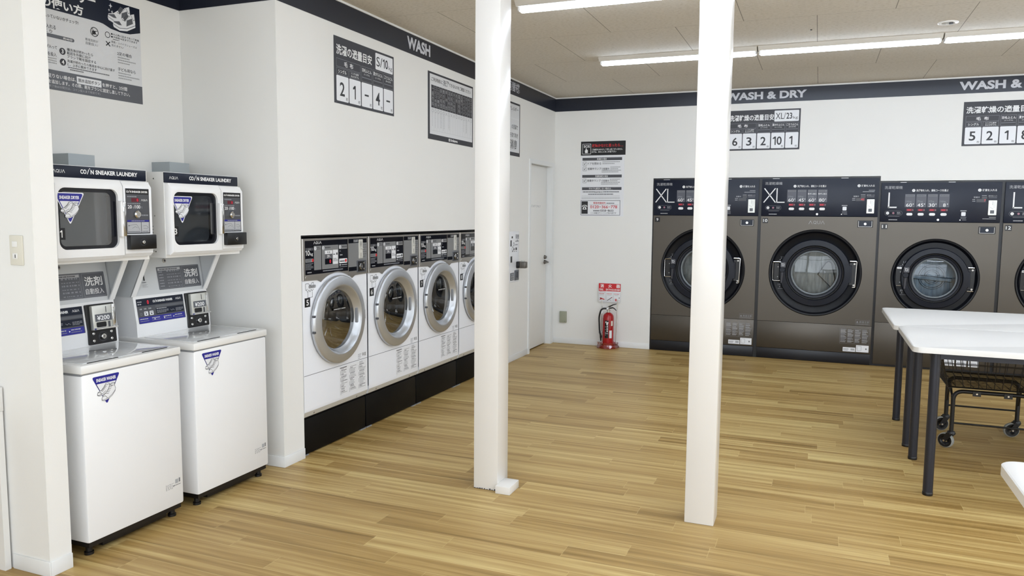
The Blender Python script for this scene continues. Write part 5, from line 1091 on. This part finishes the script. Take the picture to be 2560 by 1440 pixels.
for s, r in ((0, .005), (.18, .0022), (.36, .0022), (.54, .0022), (.72, .0022), (.88, .0022), (1, .006)):
    q = ringz(s)
    for i in range(4): m.tube(R_([q[i], q[(i+1) % 4]]), r, 'wire', 6)
lo, hi = ringz(0), ringz(1)
for i in range(4):
    for k in range(13):
        f = k/13; a = Vector(lo[i]).lerp(Vector(lo[(i+1) % 4]), f); b = Vector(hi[i]).lerp(Vector(hi[(i+1) % 4]), f); m.tube(R_([tuple(a), tuple(b)]), .0022 if k else .004, 'wire', 6)
for k in range(1, 20): f = k/20; m.tube(R_([(bx0, lerp(by0, by1, f), zb), (bx1, lerp(by0, by1, f), zb)]), .0021, 'wire', 6)
for k in range(1, 11): f = k/11; m.tube(R_([(lerp(bx0, bx1, f), by0, zb-.003), (lerp(bx0, bx1, f), by1, zb-.003)]), .0021, 'wire', 6)
m.build('basket', t, 'black wire basket')

# ------------------------------------------------------------------ ceiling lights and small ceiling fittings
def batten(x, y, label, group):
    t = thing('ceiling_light', label, 'ceiling light', (x, y, CZ), 0, group); L = 1.252
    m = FM(); a = [(-.078, 0), (.078, 0), (.077, -.004), (.053, -.030), (-.053, -.030), (-.077, -.004)]; k = len(a)
    vs = [Vector((.002, p[0], p[1])) for p in a]+[Vector((L-.002, p[0], p[1])) for p in a]
    m.add(vs, [list(range(k)), list(reversed(range(k, 2*k)))]+[[i, k+i, k+(i+1) % k, (i+1) % k] for i in range(k)], 'housing'); m.build('housing', t)
    m = FM(); a = [(-.028, -.029), (-.030, -.040), (-.025, -.052), (-.010, -.057), (.010, -.057), (.025, -.052), (.030, -.040), (.028, -.029)]; k = len(a)
    vs = [Vector((.020, p[0], p[1])) for p in a]+[Vector((L-.020, p[0], p[1])) for p in a]
    m.add(vs, [list(range(k)), list(reversed(range(k, 2*k)))]+[[i, k+i, k+(i+1) % k, (i+1) % k] for i in range(k)], 'lens'); m.build('lens', t, 'glowing white lens')
    for xe in (.008, L-.022):
        m = FM(); m.add(*boxv(xe, xe+.014, -.034, .034, -.050, -.029), 'white'); m.build('end_cap', t)
LN = {0: 'glowing LED batten light, left end of the farther row, crossed by the right-hand column', 1: 'glowing LED batten light, second from the left in the farther row', 2: 'glowing LED batten light at the right edge in the farther row'}
for i in range(5): batten(1.032+i*1.257, 6.32, LN.get(i, 'LED batten light in the farther row beyond the right edge'), 'LED batten lights on the ceiling')
for j, y in enumerate((4.525, 2.73, .935, -.86)):
    for i in range(5): batten(1.0+i*1.257, y, 'glowing LED batten light at the top edge between the columns, nearest row' if (i == 0 and j == 0) else 'LED batten light on the ceiling above or behind the viewer', 'LED batten lights on the ceiling')
t = thing('ceiling_speaker', 'round flush white ceiling fitting near the right edge', 'ceiling fitting', (3.522, 5.932, CZ))
m = FM(); vlathe(m, 0, 0, [(.062, 0), (.062, -.004), (.055, -.008), (.044, -.006), (.040, -.001)], 'white', 40); m.build('rim', t)
m = FM(); vlathe(m, 0, 0, [(.041, -.0015), (0, -.0015)], 'greypaint', 32)
m.add(*boxv(-.03, -.014, -.008, .008, -.012, -.0015), 'silver'); m.add(*boxv(.006, .03, -.008, .008, -.012, -.0015), 'darkgrey'); m.build('sensor', t)
m = FM(); vlathe(m, 0, 0, [(0, -.004), (.006, -.004), (.007, 0)], 'dark', 16); o = m.build('ceiling_screw'); o.location = (2.673, 5.833, CZ); tag(o, 'tiny dark screw head in the ceiling board left of the round fitting', 'screw')
